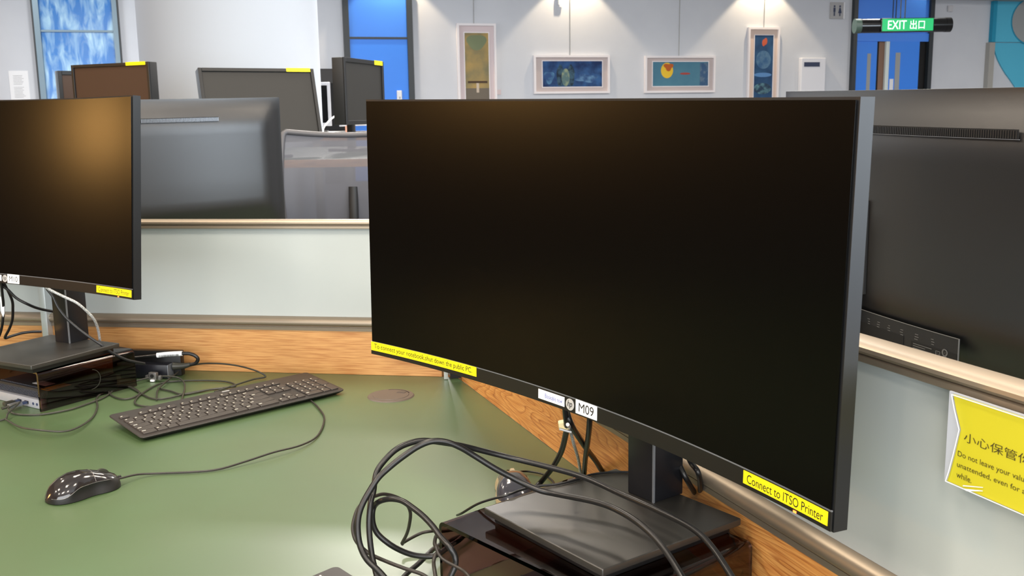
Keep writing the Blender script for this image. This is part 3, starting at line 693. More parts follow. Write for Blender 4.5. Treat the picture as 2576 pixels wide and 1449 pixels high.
# ------------------------------------------------------------ keyboard
def keyboard_obj(label):
    pos = Vector((-.5663, 1.9486, Z0)); yaw = R(43.68)
    t = root('keyboard', label, 'keyboard', pos, yaw, 'black keyboards')
    W, D = .442, .148
    tiltM = CTX[0] @ Matrix.Translation((0, 0, .0165)) @ Matrix.Rotation(R(4.6), 4, 'X')   # rear edge raised
    bm = bmesh.new()
    r = .008
    def rr(w, d, r, k=5):
        pts = []
        for cx, cy, a0 in ((w - r, d - r, 0), (-w + r, d - r, 90), (-w + r, -d + r, 180), (w - r, -d + r, 270)):
            for i in range(k): a = R(a0 + 90 * i / (k - 1)); pts.append((cx + r * math.cos(a), cy + r * math.sin(a)))
        return pts
    rings = []
    for ww, dd, z in ((W / 2 - .001, D / 2 - .001, .0), (W / 2, D / 2, -.0012), (W / 2 - .0005, D / 2 - .0005, -.0028), (W / 2 - .010, D / 2 - .010, -.0104)):
        rings.append([bm.verts.new(tiltM @ Vector((x, y, z))) for x, y in rr(ww, dd, r)])
    bm.faces.new(rings[0])
    for k, (a, b) in enumerate(zip(rings, rings[1:])):
        for i in range(len(a)):
            f = bm.faces.new((a[i], a[(i + 1) % len(a)], b[(i + 1) % len(a)], b[i])); f.material_index = 1 if k == 2 else 0
    bm.faces.new(rings[-1][::-1]).material_index = 1
    finish('keyboard_body', bm, [M_kb, M_kbs], t, 40)
    for s in (-1, 1):
        bm = bmesh.new(); B = CTX[0]
        BX(bm, (s * (W / 2 - .05), D / 2 - .018, .0053), (.03, .008, .0098), B, .001); finish('rear_foot', bm, M_kbs, t)
        bm = bmesh.new(); BX(bm, (s * (W / 2 - .05), -D / 2 + .022, .0012), (.03, .008, .0018), B); finish('front_foot', bm, M_kbs, t)
    U = .01905; x0 = -W / 2 + .0085; y0 = D / 2 - .030
    rows = []
    # (x in units, y row, width in units, height in rows)
    keys = []
    fx = [0] + [2 + i for i in range(4)] + [6.5 + i for i in range(4)] + [11 + i for i in range(4)]
    keys += [(x, 0, 1, .72) for x in fx] + [(15.25 + i, 0, 1, .72) for i in range(3)]
    keys += [(i, 1.15, 1, 1) for i in range(13)] + [(13, 1.15, 2, 1)]
    keys += [(0, 2.15, 1.5, 1)] + [(1.5 + i, 2.15, 1, 1) for i in range(12)] + [(13.5, 2.15, 1.5, 1)]
    keys += [(0, 3.15, 1.75, 1)] + [(1.75 + i, 3.15, 1, 1) for i in range(11)] + [(12.75, 3.15, 2.25, 1)]
    keys += [(0, 4.15, 2.25, 1)] + [(2.25 + i, 4.15, 1, 1) for i in range(10)] + [(12.25, 4.15, 2.75, 1)]
    keys += [(0, 5.15, 1.5, 1), (1.5, 5.15, 1.1, 1), (2.6, 5.15, 1.1, 1), (3.7, 5.15, 6.2, 1), (9.9, 5.15, 1.4, 1), (11.3, 5.15, 1.4, 1), (12.7, 5.15, 2.3, 1)]
    keys += [(15.25 + i, 1.15 + j, 1, 1) for i in range(3) for j in range(2)]
    keys += [(16.25, 4.15, 1, 1)] + [(15.25 + i, 5.15, 1, 1) for i in range(3)]
    keys += [(18.5 + i, 1.15, 1, 1) for i in range(4)] + [(18.5 + i, 2.15, 1, 1) for i in range(3)] + [(21.5, 2.15, 1, 2)]
    keys += [(18.5 + i, 3.15, 1, 1) for i in range(3)] + [(18.5 + i, 4.15, 1, 1) for i in range(3)] + [(21.5, 4.15, 1, 2)] + [(18.5, 5.15, 2, 1), (20.5, 5.15, 1, 1)]
    US = (W - .017) / 22.5; VS = .0183
    for (x, y, w, h) in keys:
        bm = bmesh.new(); g = .0011
        cx = x0 + (x + w / 2) * US; cy = y0 - (y + h / 2) * VS + .004
        kw, kh = w * US - 2 * g, h * VS - 2 * g
        BX(bm, (cx, cy, .0012), (kw, kh, .0034), tiltM, .0006, 1)
        lw = min(.0035, kw * .3) if w < 1.4 else .007
        a = [tiltM @ Vector((cx - kw / 2 + .0022 + dx, cy + kh / 2 - .0024 - dy, .00296)) for dx, dy in ((0, 0), (lw, 0), (lw, .0021), (0, .0021))]
        if not (w > 5): bm.faces.new([bm.verts.new(v) for v in a]).material_index = 1
        finish('key', bm, [M_key, M_leg], t, 40)
    bm = bmesh.new(); BX(bm, (.02, D / 2 - .010, .0003), (.016, .003, .0006), tiltM); finish('badge', bm, M_silver, t)
    done(); return t
kb1 = keyboard_obj('black full-size keyboard lying at an angle on the green desk')
def dup(rt_, mat_, label):
    r = rt_.copy(); COL.objects.link(r); r.matrix_world = mat_; r['label'] = label
    def rec(src, dst):
        for ch in list(src.children):
            c = ch.copy(); COL.objects.link(c); c.parent = dst; rec(ch, c)
    rec(rt_, r); return r
c2, s2 = math.cos(R(-50)), math.sin(R(-50))
rc = Vector((-.2253, 1.180)); kc = rc + Vector((c2, s2)) * .221 + Vector((s2, -c2)) * .074
dup(kb1, Matrix.Translation((kc.x, kc.y, Z0)) @ Matrix.Rotation(R(-50), 4, 'Z'), 'black keyboard of which only one corner shows at the bottom edge')

# ------------------------------------------------------------ mice
def mouse(label, pos, yaw, gl, rim=None, L=.115):
    t = root('computer_mouse', label, 'mouse', pos, yaw); B = CTX[0]
    NS, NT = 36, 28
    def width(s): # s from 0 rear to 1 front, half width
        e = max(0.0, 1 - (abs(s - .5) / .5) ** 4.0) ** .5
        return (.031 - .0045 * math.exp(-((s - .56) / .16) ** 2) - .0015 * s) * e
    def height(s):
        prof = [(0, .006), (.05, .017), (.12, .026), (.22, .033), (.34, .0375), (.46, .038), (.58, .0355), (.72, .030), (.86, .023), (.95, .017), (1, .008)]
        for (a, x), (b, y) in zip(prof, prof[1:]):
            if s <= b: k = (s - a) / (b - a); k = k * k * (3 - 2 * k) * .3 + k * .7; return x + (y - x) * k
        return .008
    def seam(s): # height where the gloss shell meets the lower body
        return min(height(s) - .002, .009 + .0115 * sm((s - .12) / .28) - .003 * sm((s - .62) / .3))
    def P(s, th, off=0):
        w, h = width(s) + off, height(s) + off
        c, q = math.cos(th), math.sin(th)
        return Vector(((abs(c) ** .80) * (1 if c >= 0 else -1) * w, -L / 2 + L * s, .0012 + (abs(q) ** .85) * max(h - .0012, .001)))
    def Psplit(s, k, lower):
        """k 0..1 round the section; lower part under the seam, upper part over it"""
        zs = seam(s); h = height(s); q0 = min(.98, max(0.02, (zs - .0012) / max(h - .0012, .002))) ** (1 / .85); a0 = math.asin(q0)
        if lower: return a0 * k
        return a0 + (PI - 2 * a0) * k
    bm = bmesh.new(); rings = []
    for i in range(NS + 1):
        s = .004 + .992 * i / NS
        rings.append([bm.verts.new(B @ P(s, Psplit(s, j / NT, False), .0003)) for j in range(NT + 1)])
    for a, b in zip(rings, rings[1:]):
        for j in range(NT): bm.faces.new((a[j], a[j + 1], b[j + 1], b[j]))
    finish('top_shell', bm, gl, t, 60)
    bm = bmesh.new(); NL = 8; rings = []
    for i in range(NS + 1):
        s = .004 + .992 * i / NS; r = []
        pinch = lambda k: 1 - (.10 if rim is None else 0) * math.sin(PI * k) * sm((s - .2) / .2) * sm((.95 - s) / .2)
        for j in range(NL + 1):
            p = P(s, Psplit(s, j / NL, True)); p.x *= pinch(j / NL); r.append(p)
        right = [bm.verts.new(B @ p) for p in r]; left = [bm.verts.new(B @ Vector((-p.x, p.y, p.z))) for p in r]
        rings.append((right, left))
    for (a, a2), (b, b2) in zip(rings, rings[1:]):
        for j in range(NL): bm.faces.new((a[j], a[j + 1], b[j + 1], b[j])); bm.faces.new((a2[j], b2[j], b2[j + 1], a2[j + 1]))
        bm.faces.new((a[0], b[0], b2[0], a2[0])); bm.faces.new((a[-1], a2[-1], b2[-1], b[-1]))
    for R_, in ((rings[0],), (rings[-1],)): bm.faces.new(R_[0] + R_[1][::-1])
    finish('lower_body', bm, M_matte if rim is None else rim, t, 60)
    # split line round the buttons and the parting line along the waist
    bm = bmesh.new()
    TUBE(bm, [B @ P(.60, a, .0006) for a in [R(34 + 112 * i / 14) for i in range(15)]], .0003, n=6, smooth=False)
    for s in (0, 1):
        TUBE(bm, [B @ P(q, Psplit(q, s, False), .0004) for q in [.03 + .95 * i / 30 for i in range(31)]], .0003, n=6, smooth=False)
    finish('parting_line', bm, M_steel if rim is None else M_tan, t, 60)
    bm = bmesh.new(); TUBE(bm, [B @ P(q, PI / 2, .0004) for q in [.61 + .36 * i / 12 for i in range(13)]], .0007, n=6, smooth=False); finish('button_gap', bm, M_dark, t, 60)
    bm = bmesh.new(); CYL(bm, (0, 0, 0), .0125, .0075, B @ Matrix.Translation((0, L * .26, .0195)) @ Matrix.Rotation(PI / 2, 4, 'Y'), 28)
    bmesh.ops.bevel(bm, geom=[e for e in bm.edges if len(e.link_faces) == 2 and e.calc_face_angle(0) > 1.2], offset=.0012, segments=2, affect='EDGES'); finish('scroll_wheel', bm, M_cableg if rim is None else M_tan, t)
    bm = bmesh.new(); TUBE(bm, [B @ Vector((0, L * .49, .0105)), B @ Vector((0, L * .53, .0105))], .0026, n=10, smooth=False); finish('cord_sleeve', bm, M_matte, t)
    done(); return t
mouse('glossy black wired mouse on the green desk in front of the keyboard', (-.6785, 1.4995, Z0), R(46 - 90), M_gloss)
mouse('grey glossy mouse with a tan rim, half hidden behind the foreground monitor base', (-.002, 1.462, Z0), R(4), M_gloss2, M_tan)

# ------------------------------------------------------------ grommet
t = root('cable_grommet', 'round brown-grey cable cover set flush in the green desk', 'cable cover', (-.257, 2.028, Z0)); B = CTX[0]
bm = bmesh.new(); CYL(bm, (0, 0, .0012), .049, .0024, B, 64, r2=.0465); finish('rim', bm, M_grom, t)
bm = bmesh.new(); CYL(bm, (0, 0, .0030), .038, .0012, B, 64, r2=.037); finish('lid', bm, M_grom, t)
bm = bmesh.new(); TUBE(bm, [B @ Vector((.039 * math.cos(R(a)), .039 * math.sin(R(a)), .0031)) for a in range(20, 110, 6)], .0007, n=6, smooth=False); finish('lid_slot', bm, M_dark, t)
bm = bmesh.new(); BX(bm, (.014, .022, .0038), (.018, .012, .0006), B @ Matrix.Rotation(R(-20), 4, 'Z')); finish('flap', bm, mat('flap_grey', (78, 72, 68), .5), t); done()

# ------------------------------------------------------------ sign holder on the right partition
sx0 = (Vector((.3865, .830, 0)) - K).length
t = root('notice_holder', 'clear holder with a bright yellow bilingual notice clipped to the right partition', 'notice holder', pdir(AR, sx0 + .075) + Vector((0, 0, Z0 + .26)), AR)
M = Matrix.Translation(K) @ Matrix.Rotation(AR, 4, 'Z')
H3 = lambda x, z, y: M @ Vector((sx0 + x, y, Z0 + z))
SW = .150; zt, zb = .335, .2575
bm = bmesh.new(); BX(bm, (sx0 + SW / 2 - .002, -.012, Z0 + (zt + zb) / 2), (SW + .006, .0016, zt - zb + .002), M); finish('back_plate', bm, mat('holder_grey', (178, 184, 196), .3), t)
bm = bmesh.new(); BX(bm, (sx0 + SW / 2, -.007, Z0 + zt - .004), (SW, .012, .003), M); finish('hook', bm, M_acrclear, t)
notch = [(0.001, zb), (SW, zb), (SW, zt), (.002, zt), (.006, zt - .012), (.0125, zt - .028), (.008, zt - .050), (.004, zb + .010)]
bm = bmesh.new()
def bow(z): return -.0165 - .006 * math.sin(PI * (z - zb) / (zt - zb))
a = [bm.verts.new(H3(x, z, -.0155)) for x, z in notch]; b = [bm.verts.new(H3(x, z, -.0148)) for x, z in notch]
bm.faces.new(a); bm.faces.new(b[::-1])
for i in range(len(notch)): bm.faces.new((a[i], b[i], b[(i + 1) % len(a)], a[(i + 1) % len(a)]))
ys = finish('yellow_sheet', bm, mat('notice_yellow', (192, 184, 40), .45), t, 0)
Tm = lambda x, y: H3(x, y, -.0158)
text('lettering', '小心保管你的財物', .0085, lambda x, y: Tm(x, y), M_inkg, ys, w=.110, align='LEFT', o=(.0165, .3020))
for s, w, z in (('Do not leave your valuables', .083, .2850), ('unattended, even for a', .0700, .2757), ('while.', .0165, .2670)):
    text('lettering', s, .0062 if 'y' in s else .0052, lambda x, y: Tm(x, y), M_inkg, ys, w=w, align='LEFT', o=(.0110, z))
bm = bmesh.new()
TUBE(bm, [H3(x, z, -.0175) for x, z in notch + notch[:1]], .0004, n=6, smooth=False); finish('clear_edge', bm, M_white, t)
bm = bmesh.new()
for z in (.2655, .2625):
    q = [H3(.020 + (z == .2625) * .004, z - .006, -.0172), H3(.041, z, -.0172), H3(.041, z + .0006, -.0172), H3(.020, z - .0050, -.0172)]
    bm.faces.new([bm.verts.new(v) for v in q])
finish('tape_glint', bm, M_white, ys, 0)
done()

# ------------------------------------------------------------ cables
PATHS={
  'c1':(0.0036,[(0.2245,0.9300,0.8394),(0.2187,0.9550,0.8489),(0.2072,1.0000,0.8607),(0.1914,1.0300,0.8690),(0.1596,1.0800,0.8701),(0.1244,1.1300,0.8702),(0.0867,1.1650,0.8770),(0.0453,1.1900,0.8819),(-0.0070,1.2100,0.8892),(-0.0485,1.2000,0.9043),(-0.0718,1.1850,0.9155),(-0.1080,1.1700,0.9264),(-0.1275,1.1600,0.9266),(-0.1434,1.1500,0.9215),(-0.1576,1.1400,0.9094),(-0.1643,1.1300,0.8993),(-0.1669,1.1200,0.8808),(-0.1692,1.1100,0.8710),(-0.1705,1.1000,0.8462),(-0.1666,1.0867,0.8176),(-0.1599,1.0733,0.7982),(-0.1534,1.0600,0.7800)]),
  'c2':(0.0036,[(0.1663,0.9000,0.8556),(0.1624,0.9250,0.8644),(0.1514,0.9800,0.8712),(0.1346,1.0200,0.8777),(0.1130,1.0600,0.8788),(0.0898,1.0850,0.8789),(0.0484,1.1200,0.8749),(0.0261,1.1300,0.8771),(0.0015,1.1400,0.8859),(-0.0234,1.1400,0.9002),(-0.0478,1.1400,0.9165),(-0.0640,1.1367,0.9282),(-0.0803,1.1333,0.9365),(-0.0964,1.1300,0.9388),(-0.1126,1.1267,0.9341),(-0.1322,1.1233,0.9219),(-0.1486,1.1200,0.9096),(-0.1597,1.1133,0.9006),(-0.1690,1.1067,0.8877),(-0.1766,1.1000,0.8752),(-0.1810,1.0933,0.8628),(-0.1816,1.0867,0.8487),(-0.1786,1.0800,0.8327),(-0.1699,1.0700,0.8203),(-0.1546,1.0600,0.8094),(-0.1383,1.0500,0.7944)]),
  'c3':(0.0022,[(-0.1500,1.2400,0.7632),(-0.1418,1.2267,0.7816),(-0.1363,1.2133,0.8008),(-0.1332,1.2000,0.8229),(-0.1386,1.1900,0.8402),(-0.1495,1.1800,0.8517),(-0.1618,1.1700,0.8589),(-0.1717,1.1567,0.8613),(-0.1766,1.1433,0.8648),(-0.1867,1.1300,0.8581),(-0.1917,1.1225,0.8454),(-0.1920,1.1150,0.8347),(-0.1864,1.1075,0.8240),(-0.1711,1.1000,0.8133),(-0.1485,1.0875,0.8084),(-0.1280,1.0750,0.8061),(-0.1047,1.0625,0.8032),(-0.0893,1.0500,0.7936)]),
  'c3b':(0.0022,[(-0.1523,1.2625,0.7520),(-0.1499,1.2700,0.7520),(-0.1323,1.2848,0.7560),(-0.1187,1.2843,0.7600),(-0.1014,1.2978,0.7550),(-0.0817,1.3153,0.7500)]),
  'c4':(0.0034,[(-0.0758,1.0200,0.8129),(-0.0718,1.0225,0.8213),(-0.0671,1.0250,0.8313),(-0.0670,1.0275,0.8415),(-0.0729,1.0300,0.8517),(-0.0829,1.0425,0.8577),(-0.0929,1.0550,0.8655),(-0.1043,1.0675,0.8722),(-0.1181,1.0800,0.8780),(-0.1301,1.0900,0.8816),(-0.1441,1.1000,0.8802),(-0.1571,1.1100,0.8740),(-0.1660,1.1200,0.8643),(-0.1689,1.1200,0.8549),(-0.1685,1.1200,0.8410),(-0.1634,1.1200,0.8285),(-0.1504,1.1200,0.8160),(-0.1365,1.1250,0.8047),(-0.1222,1.1300,0.7968),(-0.1058,1.1350,0.7925),(-0.0957,1.1400,0.7926),(-0.0831,1.1700,0.7891),(-0.0697,1.2000,0.7888)]),
  'c5':(0.0034,[(-0.1512,1.1271,0.7460),(-0.1397,1.1709,0.7507),(-0.1244,1.1955,0.7553),(-0.1131,1.2140,0.7600),(-0.1047,1.2450,0.7553),(-0.0848,1.2813,0.7507),(-0.0622,1.3103,0.7460)]),
  'c6':(0.0022,[(-0.0827,0.9850,0.8168),(-0.0877,1.0075,0.8329),(-0.0906,1.0300,0.8338),(-0.0893,1.0375,0.8391),(-0.0858,1.0450,0.8408),(-0.0913,1.0600,0.8412),(-0.0914,1.0750,0.8431),(-0.0889,1.0900,0.8423)]),
  'c6b':(0.0018,[(-0.0879,1.0300,0.8522),(-0.0843,1.0250,0.8453),(-0.0772,1.0200,0.8402),(-0.0600,1.0067,0.8366),(-0.0520,0.9933,0.8364),(-0.0417,0.9800,0.8298)]),
  'c7':(0.0016,[(-0.0782,1.2666,0.7900),(-0.0697,1.2307,0.8075),(-0.0507,1.2148,0.8250),(-0.0341,1.2045,0.8353),(-0.0109,1.1940,0.8455),(0.0085,1.2131,0.8452),(0.0285,1.2253,0.8448),(0.0557,1.2323,0.8445),(0.0800,1.2464,0.8445),(0.0996,1.2635,0.8445),(0.1226,1.2713,0.8445),(0.1410,1.2724,0.8445),(0.1557,1.2710,0.8445)]),
  'm2':(0.0016,[(-0.0124,1.5265,0.7560),(0.0003,1.5368,0.7500),(0.0204,1.5541,0.7440),(0.0450,1.5401,0.7440),(0.0575,1.5145,0.7440),(0.0611,1.4959,0.7440),(0.0608,1.4749,0.7440)]),
  'd1':(0.0042,[(0.0662,1.2650,0.9478),(0.0674,1.2700,0.9339),(0.0702,1.2892,0.9050),(0.0705,1.3333,0.8750),(0.0678,1.3990,0.8300),(0.0571,1.4450,0.7900),(0.0410,1.4798,0.7550),(0.0299,1.4711,0.7460)]),
  'd2':(0.0042,[(0.0688,1.2750,0.9449),(0.0693,1.2850,0.9294),(0.0751,1.2793,0.9100),(0.0903,1.3411,0.8700),(0.1069,1.4038,0.8300),(0.1234,1.4534,0.7950),(0.1344,1.4815,0.7700),(0.1485,1.4912,0.7460)]),
  'd3':(0.0040,[(0.0995,1.2600,0.9407),(0.0995,1.2700,0.9182),(0.1012,1.3165,0.8800),(0.1056,1.4296,0.8100),(0.1081,1.4940,0.7600),(0.1046,1.4762,0.7460)]),
  'd4':(0.0024,[(0.0673,1.2138,0.9300),(0.0765,1.3173,0.8900),(0.0847,1.3766,0.8500),(0.0952,1.4446,0.8050),(0.1031,1.5004,0.7600),(0.1047,1.4958,0.7450)]),
  'e1':(0.0035,[(0.1966,1.2000,0.9001),(0.2053,1.2000,0.8818),(0.2158,1.1935,0.8600),(0.2426,1.2637,0.8100),(0.2635,1.3161,0.7700)]),
  'e2':(0.0035,[(0.2122,1.1900,0.9007),(0.2203,1.1950,0.8833),(0.2244,1.1713,0.8800),(0.2339,1.2038,0.8500),(0.2447,1.2636,0.8100),(0.2525,1.3166,0.7700)]),
  'e3':(0.0017,[(0.2548,1.1568,0.8150),(0.2584,1.1508,0.8100),(0.2657,1.1492,0.7950),(0.2713,1.1436,0.7800),(0.2724,1.1356,0.7700),(0.2693,1.1370,0.7600),(0.2595,1.1426,0.7440)]),
  'f1':(0.0028,[(-0.9761,2.0700,0.9763),(-0.9691,2.0750,0.9686),(-0.9462,2.0800,0.9541),(-0.9210,2.0850,0.9387),(-0.9091,2.1025,0.9173),(-0.9038,2.1200,0.8981),(-0.9089,2.1475,0.8755),(-0.9174,2.1750,0.8473),(-0.9237,2.1900,0.8213)]),
  'f2':(0.0030,[(-0.9828,2.0800,0.9806),(-0.9772,2.0800,0.9687),(-0.9681,2.0800,0.9545),(-0.9597,2.0800,0.9319),(-0.9446,2.0800,0.9084),(-0.9250,2.0833,0.8859),(-0.9046,2.0867,0.8667),(-0.8796,2.0900,0.8464),(-0.8647,2.1000,0.8281),(-0.8399,2.1200,0.8052),(-0.8123,2.1500,0.7883)]),
  'f3':(0.0030,[(-1.0961,2.1200,0.9844),(-1.0976,2.1275,0.9731),(-1.0883,2.1350,0.9601),(-1.0764,2.1425,0.9413),(-1.0573,2.1500,0.9261),(-1.0463,2.1750,0.9114),(-1.0296,2.2000,0.9001),(-1.0187,2.2150,0.8950)]),
  'f4':(0.0030,[(-1.0895,2.1200,0.9817),(-1.0912,2.1325,0.9675),(-1.0918,2.1450,0.9508),(-1.0933,2.1575,0.9315),(-1.1002,2.1700,0.9124),(-1.1088,2.1800,0.8868),(-1.1227,2.1900,0.8637),(-1.1398,2.2000,0.8411),(-1.1298,2.2075,0.8427),(-1.1083,2.2150,0.8480),(-1.0868,2.2225,0.8491),(-1.0703,2.2300,0.8478)]),
  'f5':(0.0030,[(-1.0940,2.1200,0.9801),(-1.1010,2.1333,0.9510),(-1.1078,2.1467,0.9302),(-1.1168,2.1600,0.9069),(-1.1256,2.1667,0.8777),(-1.1371,2.1733,0.8540),(-1.1520,2.1800,0.8365)]),
  'g1':(0.0019,[(-1.0011,1.9577,0.7580),(-1.0171,1.9564,0.7520),(-1.0145,1.9435,0.7475),(-0.9915,1.9299,0.7430),(-0.9447,1.9246,0.7430),(-0.9034,1.9509,0.7430),(-0.8808,1.9916,0.7430),(-0.8629,2.0494,0.7430),(-0.8677,2.1339,0.7430),(-0.8451,2.1514,0.7460),(-0.8118,2.1824,0.7490),(-0.7682,2.1752,0.7520),(-0.7400,2.1613,0.7498),(-0.7133,2.1081,0.7475),(-0.6896,2.0125,0.7452),(-0.6798,1.9592,0.7430)]),
  'g2':(0.0019,[(-0.9945,1.8885,0.7460),(-0.9352,1.8252,0.7490),(-0.8833,1.7938,0.7520),(-0.8386,1.7924,0.7490),(-0.8250,1.8288,0.7460),(-0.8285,1.8978,0.7430),(-0.8482,1.9715,0.7430),(-0.8772,2.0402,0.7430),(-0.8795,2.0912,0.7430),(-0.8651,2.1272,0.7430),(-0.8345,2.1221,0.7430),(-0.8001,2.0755,0.7430),(-0.8001,2.0387,0.7430),(-0.8169,2.0277,0.7430),(-0.8465,2.0505,0.7430),(-0.8731,2.0924,0.7430),(-0.8780,2.1313,0.7430),(-0.8468,2.1294,0.7430),(-0.8101,2.0886,0.7430),(-0.7660,2.0367,0.7430),(-0.7405,2.0233,0.7430),(-0.7192,2.0340,0.7430),(-0.6950,2.0630,0.7430),(-0.6605,2.0891,0.7430),(-0.6293,2.1000,0.7430)]),
  'g2b':(0.0019,[(-1.0194,1.8788,0.7430),(-0.9980,1.8951,0.7440),(-1.0018,1.9150,0.7493),(-0.9997,1.9409,0.7547),(-0.9970,1.9563,0.7600)]),
  'g3':(0.0019,[(-0.7435,2.0175,0.7430),(-0.7650,2.0920,0.7460),(-0.7661,2.1843,0.7490),(-0.7591,2.2497,0.7520),(-0.7298,2.2594,0.7585),(-0.6752,2.2355,0.7650),(-0.6245,2.2220,0.7615),(-0.5748,2.1855,0.7580),(-0.5561,2.1824,0.7460),(-0.5794,2.1639,0.7450),(-0.6120,2.1153,0.7440),(-0.6385,2.0721,0.7430)]),
  'g4':(0.0019,[(-0.7300,1.9648,0.7430),(-0.7656,1.9782,0.7430),(-0.7845,2.0052,0.7430),(-0.7925,2.0611,0.7430),(-0.7846,2.1387,0.7430),(-0.7601,2.1649,0.7430),(-0.7036,2.1706,0.7430),(-0.6387,2.1574,0.7430),(-0.6069,2.1180,0.7430),(-0.6511,2.0949,0.7430),(-0.6982,2.0571,0.7430),(-0.7359,2.0842,0.7430),(-0.7716,2.1086,0.7430)]),
  'mc':(0.0017,[(-0.6367,1.5318,0.7520),(-0.6328,1.5343,0.7510),(-0.6174,1.5607,0.7470),(-0.5896,1.5758,0.7430),(-0.5342,1.5797,0.7430),(-0.4924,1.5910,0.7430),(-0.4544,1.6210,0.7455),(-0.4164,1.6575,0.7480),(-0.3781,1.7011,0.7455),(-0.3601,1.7614,0.7430),(-0.3659,1.8616,0.7432),(-0.3904,1.9356,0.7435),(-0.4226,2.0022,0.7438),(-0.4387,2.0291,0.7440)]),
}

def cable(keys, name, label, m, cat='cable', group=None, part='cable_run'):
    P0 = PATHS[keys[0]][1][0]
    if len(keys) == 1:
        r, pts = PATHS[keys[0]]; o = tube(name, pts, r, m); return tag(o, label, cat, group)
    t = root(name, label, cat, P0, 0, group)
    for k in keys: tube(part, PATHS[k][1], PATHS[k][0], m, t)
    done(); return t
LG = 'black cables looping in front of the foreground riser'
cable(['c1'], 'power_cable', 'thick black cable arching highest over the desk and crossing nearest the stand column', M_cable, group=LG)
cable(['c2'], 'power_cable', 'thick black cable arching over the desk and crossing the middle of the foreground stand base', M_cable, group=LG)
cable(['c3', 'c3b'], 'thin_cable', 'thin brown-black cable at the outer left of the foreground coil, with a loose bent end', M_cable2, group=LG)
cable(['c4'], 'power_cable', 'thick black cable making the small inner ring left of the foreground riser', M_cable, group=LG)
cable(['c5'], 'power_cable', 'short black cable running along the desk into the foreground riser', M_cable, group=LG)
cable(['c6'], 'thin_cable', 'thin brown cable hanging at the front corner of the foreground riser', M_cable2, group=LG)
cable(['c6b'], 'thin_cable', 'thin dark cable crossing the opening of the foreground riser at the bottom edge', M_cable2, group=LG)
cable(['c7'], 'thin_cable', 'thin black cable laid across the top of the foreground monitor base', M_cable)
cable(['m2'], 'mouse_cord', 'thin cord curving from the tan-rimmed mouse', M_cable)
cable(['d1'], 'monitor_cable', 'thick black cable hanging to the left below the label M09', M_cable, group='cables hanging behind the foreground monitor')
cable(['d2'], 'monitor_cable', 'thick black cable slanting down to the right below the label M09', M_cable, group='cables hanging behind the foreground monitor')
cable(['d3'], 'monitor_cable', 'thick black cable hanging nearly straight below the label M09', M_cable, group='cables hanging behind the foreground monitor')
cable(['d4'], 'security_cable', 'braided silver cable hanging among the black ones below the label M09', M_braid)
cable(['e1'], 'monitor_cable', 'black cable slanting down right of the foreground stand column', M_cable, group='cables right of the foreground stand column')
cable(['e2'], 'monitor_cable', 'black bowed cable further right of the foreground stand column', M_cable, group='cables right of the foreground stand column')
cable(['e3'], 'thin_cable', 'thin black cable hanging below the right corner of the foreground monitor base', M_cable)
cable(['f1'], 'security_cable', 'braided silver cable curving down in front of the left monitor stand column', M_braid)
cable(['f2'], 'monitor_cable', 'dark cable crossing the left monitor stand and ending over the black adapter', M_cable)
cable(['f3'], 'monitor_cable', 'black cable sagging from under the label M10 to the left stand column', M_cable)
cable(['f4'], 'monitor_cable', 'black printed cable dropping from M10 and bending back along the left base', M_cable)
cable(['f5'], 'monitor_cable', 'black cable with a white tag at the left edge of the picture', M_cable)
cable(['g1'], 'usb_cable', 'grey cable from the left computer running along the riser to the adapter', M_cableg, group='thin grey cables on the desk by the left riser')
cable(['g2', 'g2b'], 'usb_cable', 'grey cable making the low front loop below the left riser', M_cableg, group='thin grey cables on the desk by the left riser')
cable(['g3'], 'usb_cable', 'grey cable making the wide rear loop behind the keyboard', M_cableg, group='thin grey cables on the desk by the left riser')
cable(['g4'], 'usb_cable', 'grey cable winding flat between the riser and the keyboard', M_cableg, group='thin grey cables on the desk by the left riser')
cable(['mc'], 'mouse_cord', 'thin dark cord running from the black mouse round and under the keyboard', M_cable2)
# cream cable tie and white tag
t = root('cable_tie', 'small cream clip holding the cables together below the label M09', 'cable tie', (.0702, 1.296, Z0 + .153)); B = CTX[0]
bm = bmesh.new(); BX(bm, (0, 0, .011), (.019, .017, .011), B @ Matrix.Rotation(R(-8), 4, 'Y'), .003); finish('clip_body', bm, M_cream, t)
bm = bmesh.new(); TUBE(bm, [B @ Vector((-.010 + .004 * i, -.0095, .008 - .0012 * i)) for i in range(5)], .0016, n=8); finish('clip_bar', bm, M_silver, t); done()
t = root('cable_tag', 'white paper tag folded round the leftmost hanging cable', 'tag', (-1.1125, 2.150, Z0 + .17)); B = CTX[0]
bm = bmesh.new(); prism(bm, [(-.004, .034), (.0035, .032), (.0045, .012), (.003, -.004), (-.0005, -.012), (-.0035, -.002), (-.003, .018)], -.0006, .0006, B @ Matrix.Rotation(PI / 2, 4, 'X')); finish('paper', bm, M_white, t); done()

# ------------------------------------------------------------ adapter, power strip, clamp behind the left riser
t = root('power_adapter', 'black power adapter lying on the desk behind the left riser', 'adapter', (-.835, 2.232, Z0), R(-8)); B = CTX[0]
bm = bmesh.new(); BX(bm, (0, 0, .0165), (.115, .052, .032), B, .003); finish('adapter_body', bm, mat('adapter_black', (24, 25, 32), .35), t)
bm = bmesh.new(); BX(bm, (.0582, 0, .0165), (.002, .050, .030), B, .001); finish('adapter_end', bm, M_seam, t)
done()
t = root('cable_connector', 'grey rubber connector and black cord looping at the end of the adapter', 'connector', (-.765, 2.226, Z0)); B = CTX[0]
bm = bmesh.new(); TUBE(bm, [(-.7745, 2.222, Z0 + .024), (-.762, 2.222, Z0 + .024), (-.748, 2.221, Z0 + .025), (-.735, 2.220, Z0 + .028)], lambda k: .0095 - .005 * k, n=14); finish('connector_body', bm, M_cableg, t)
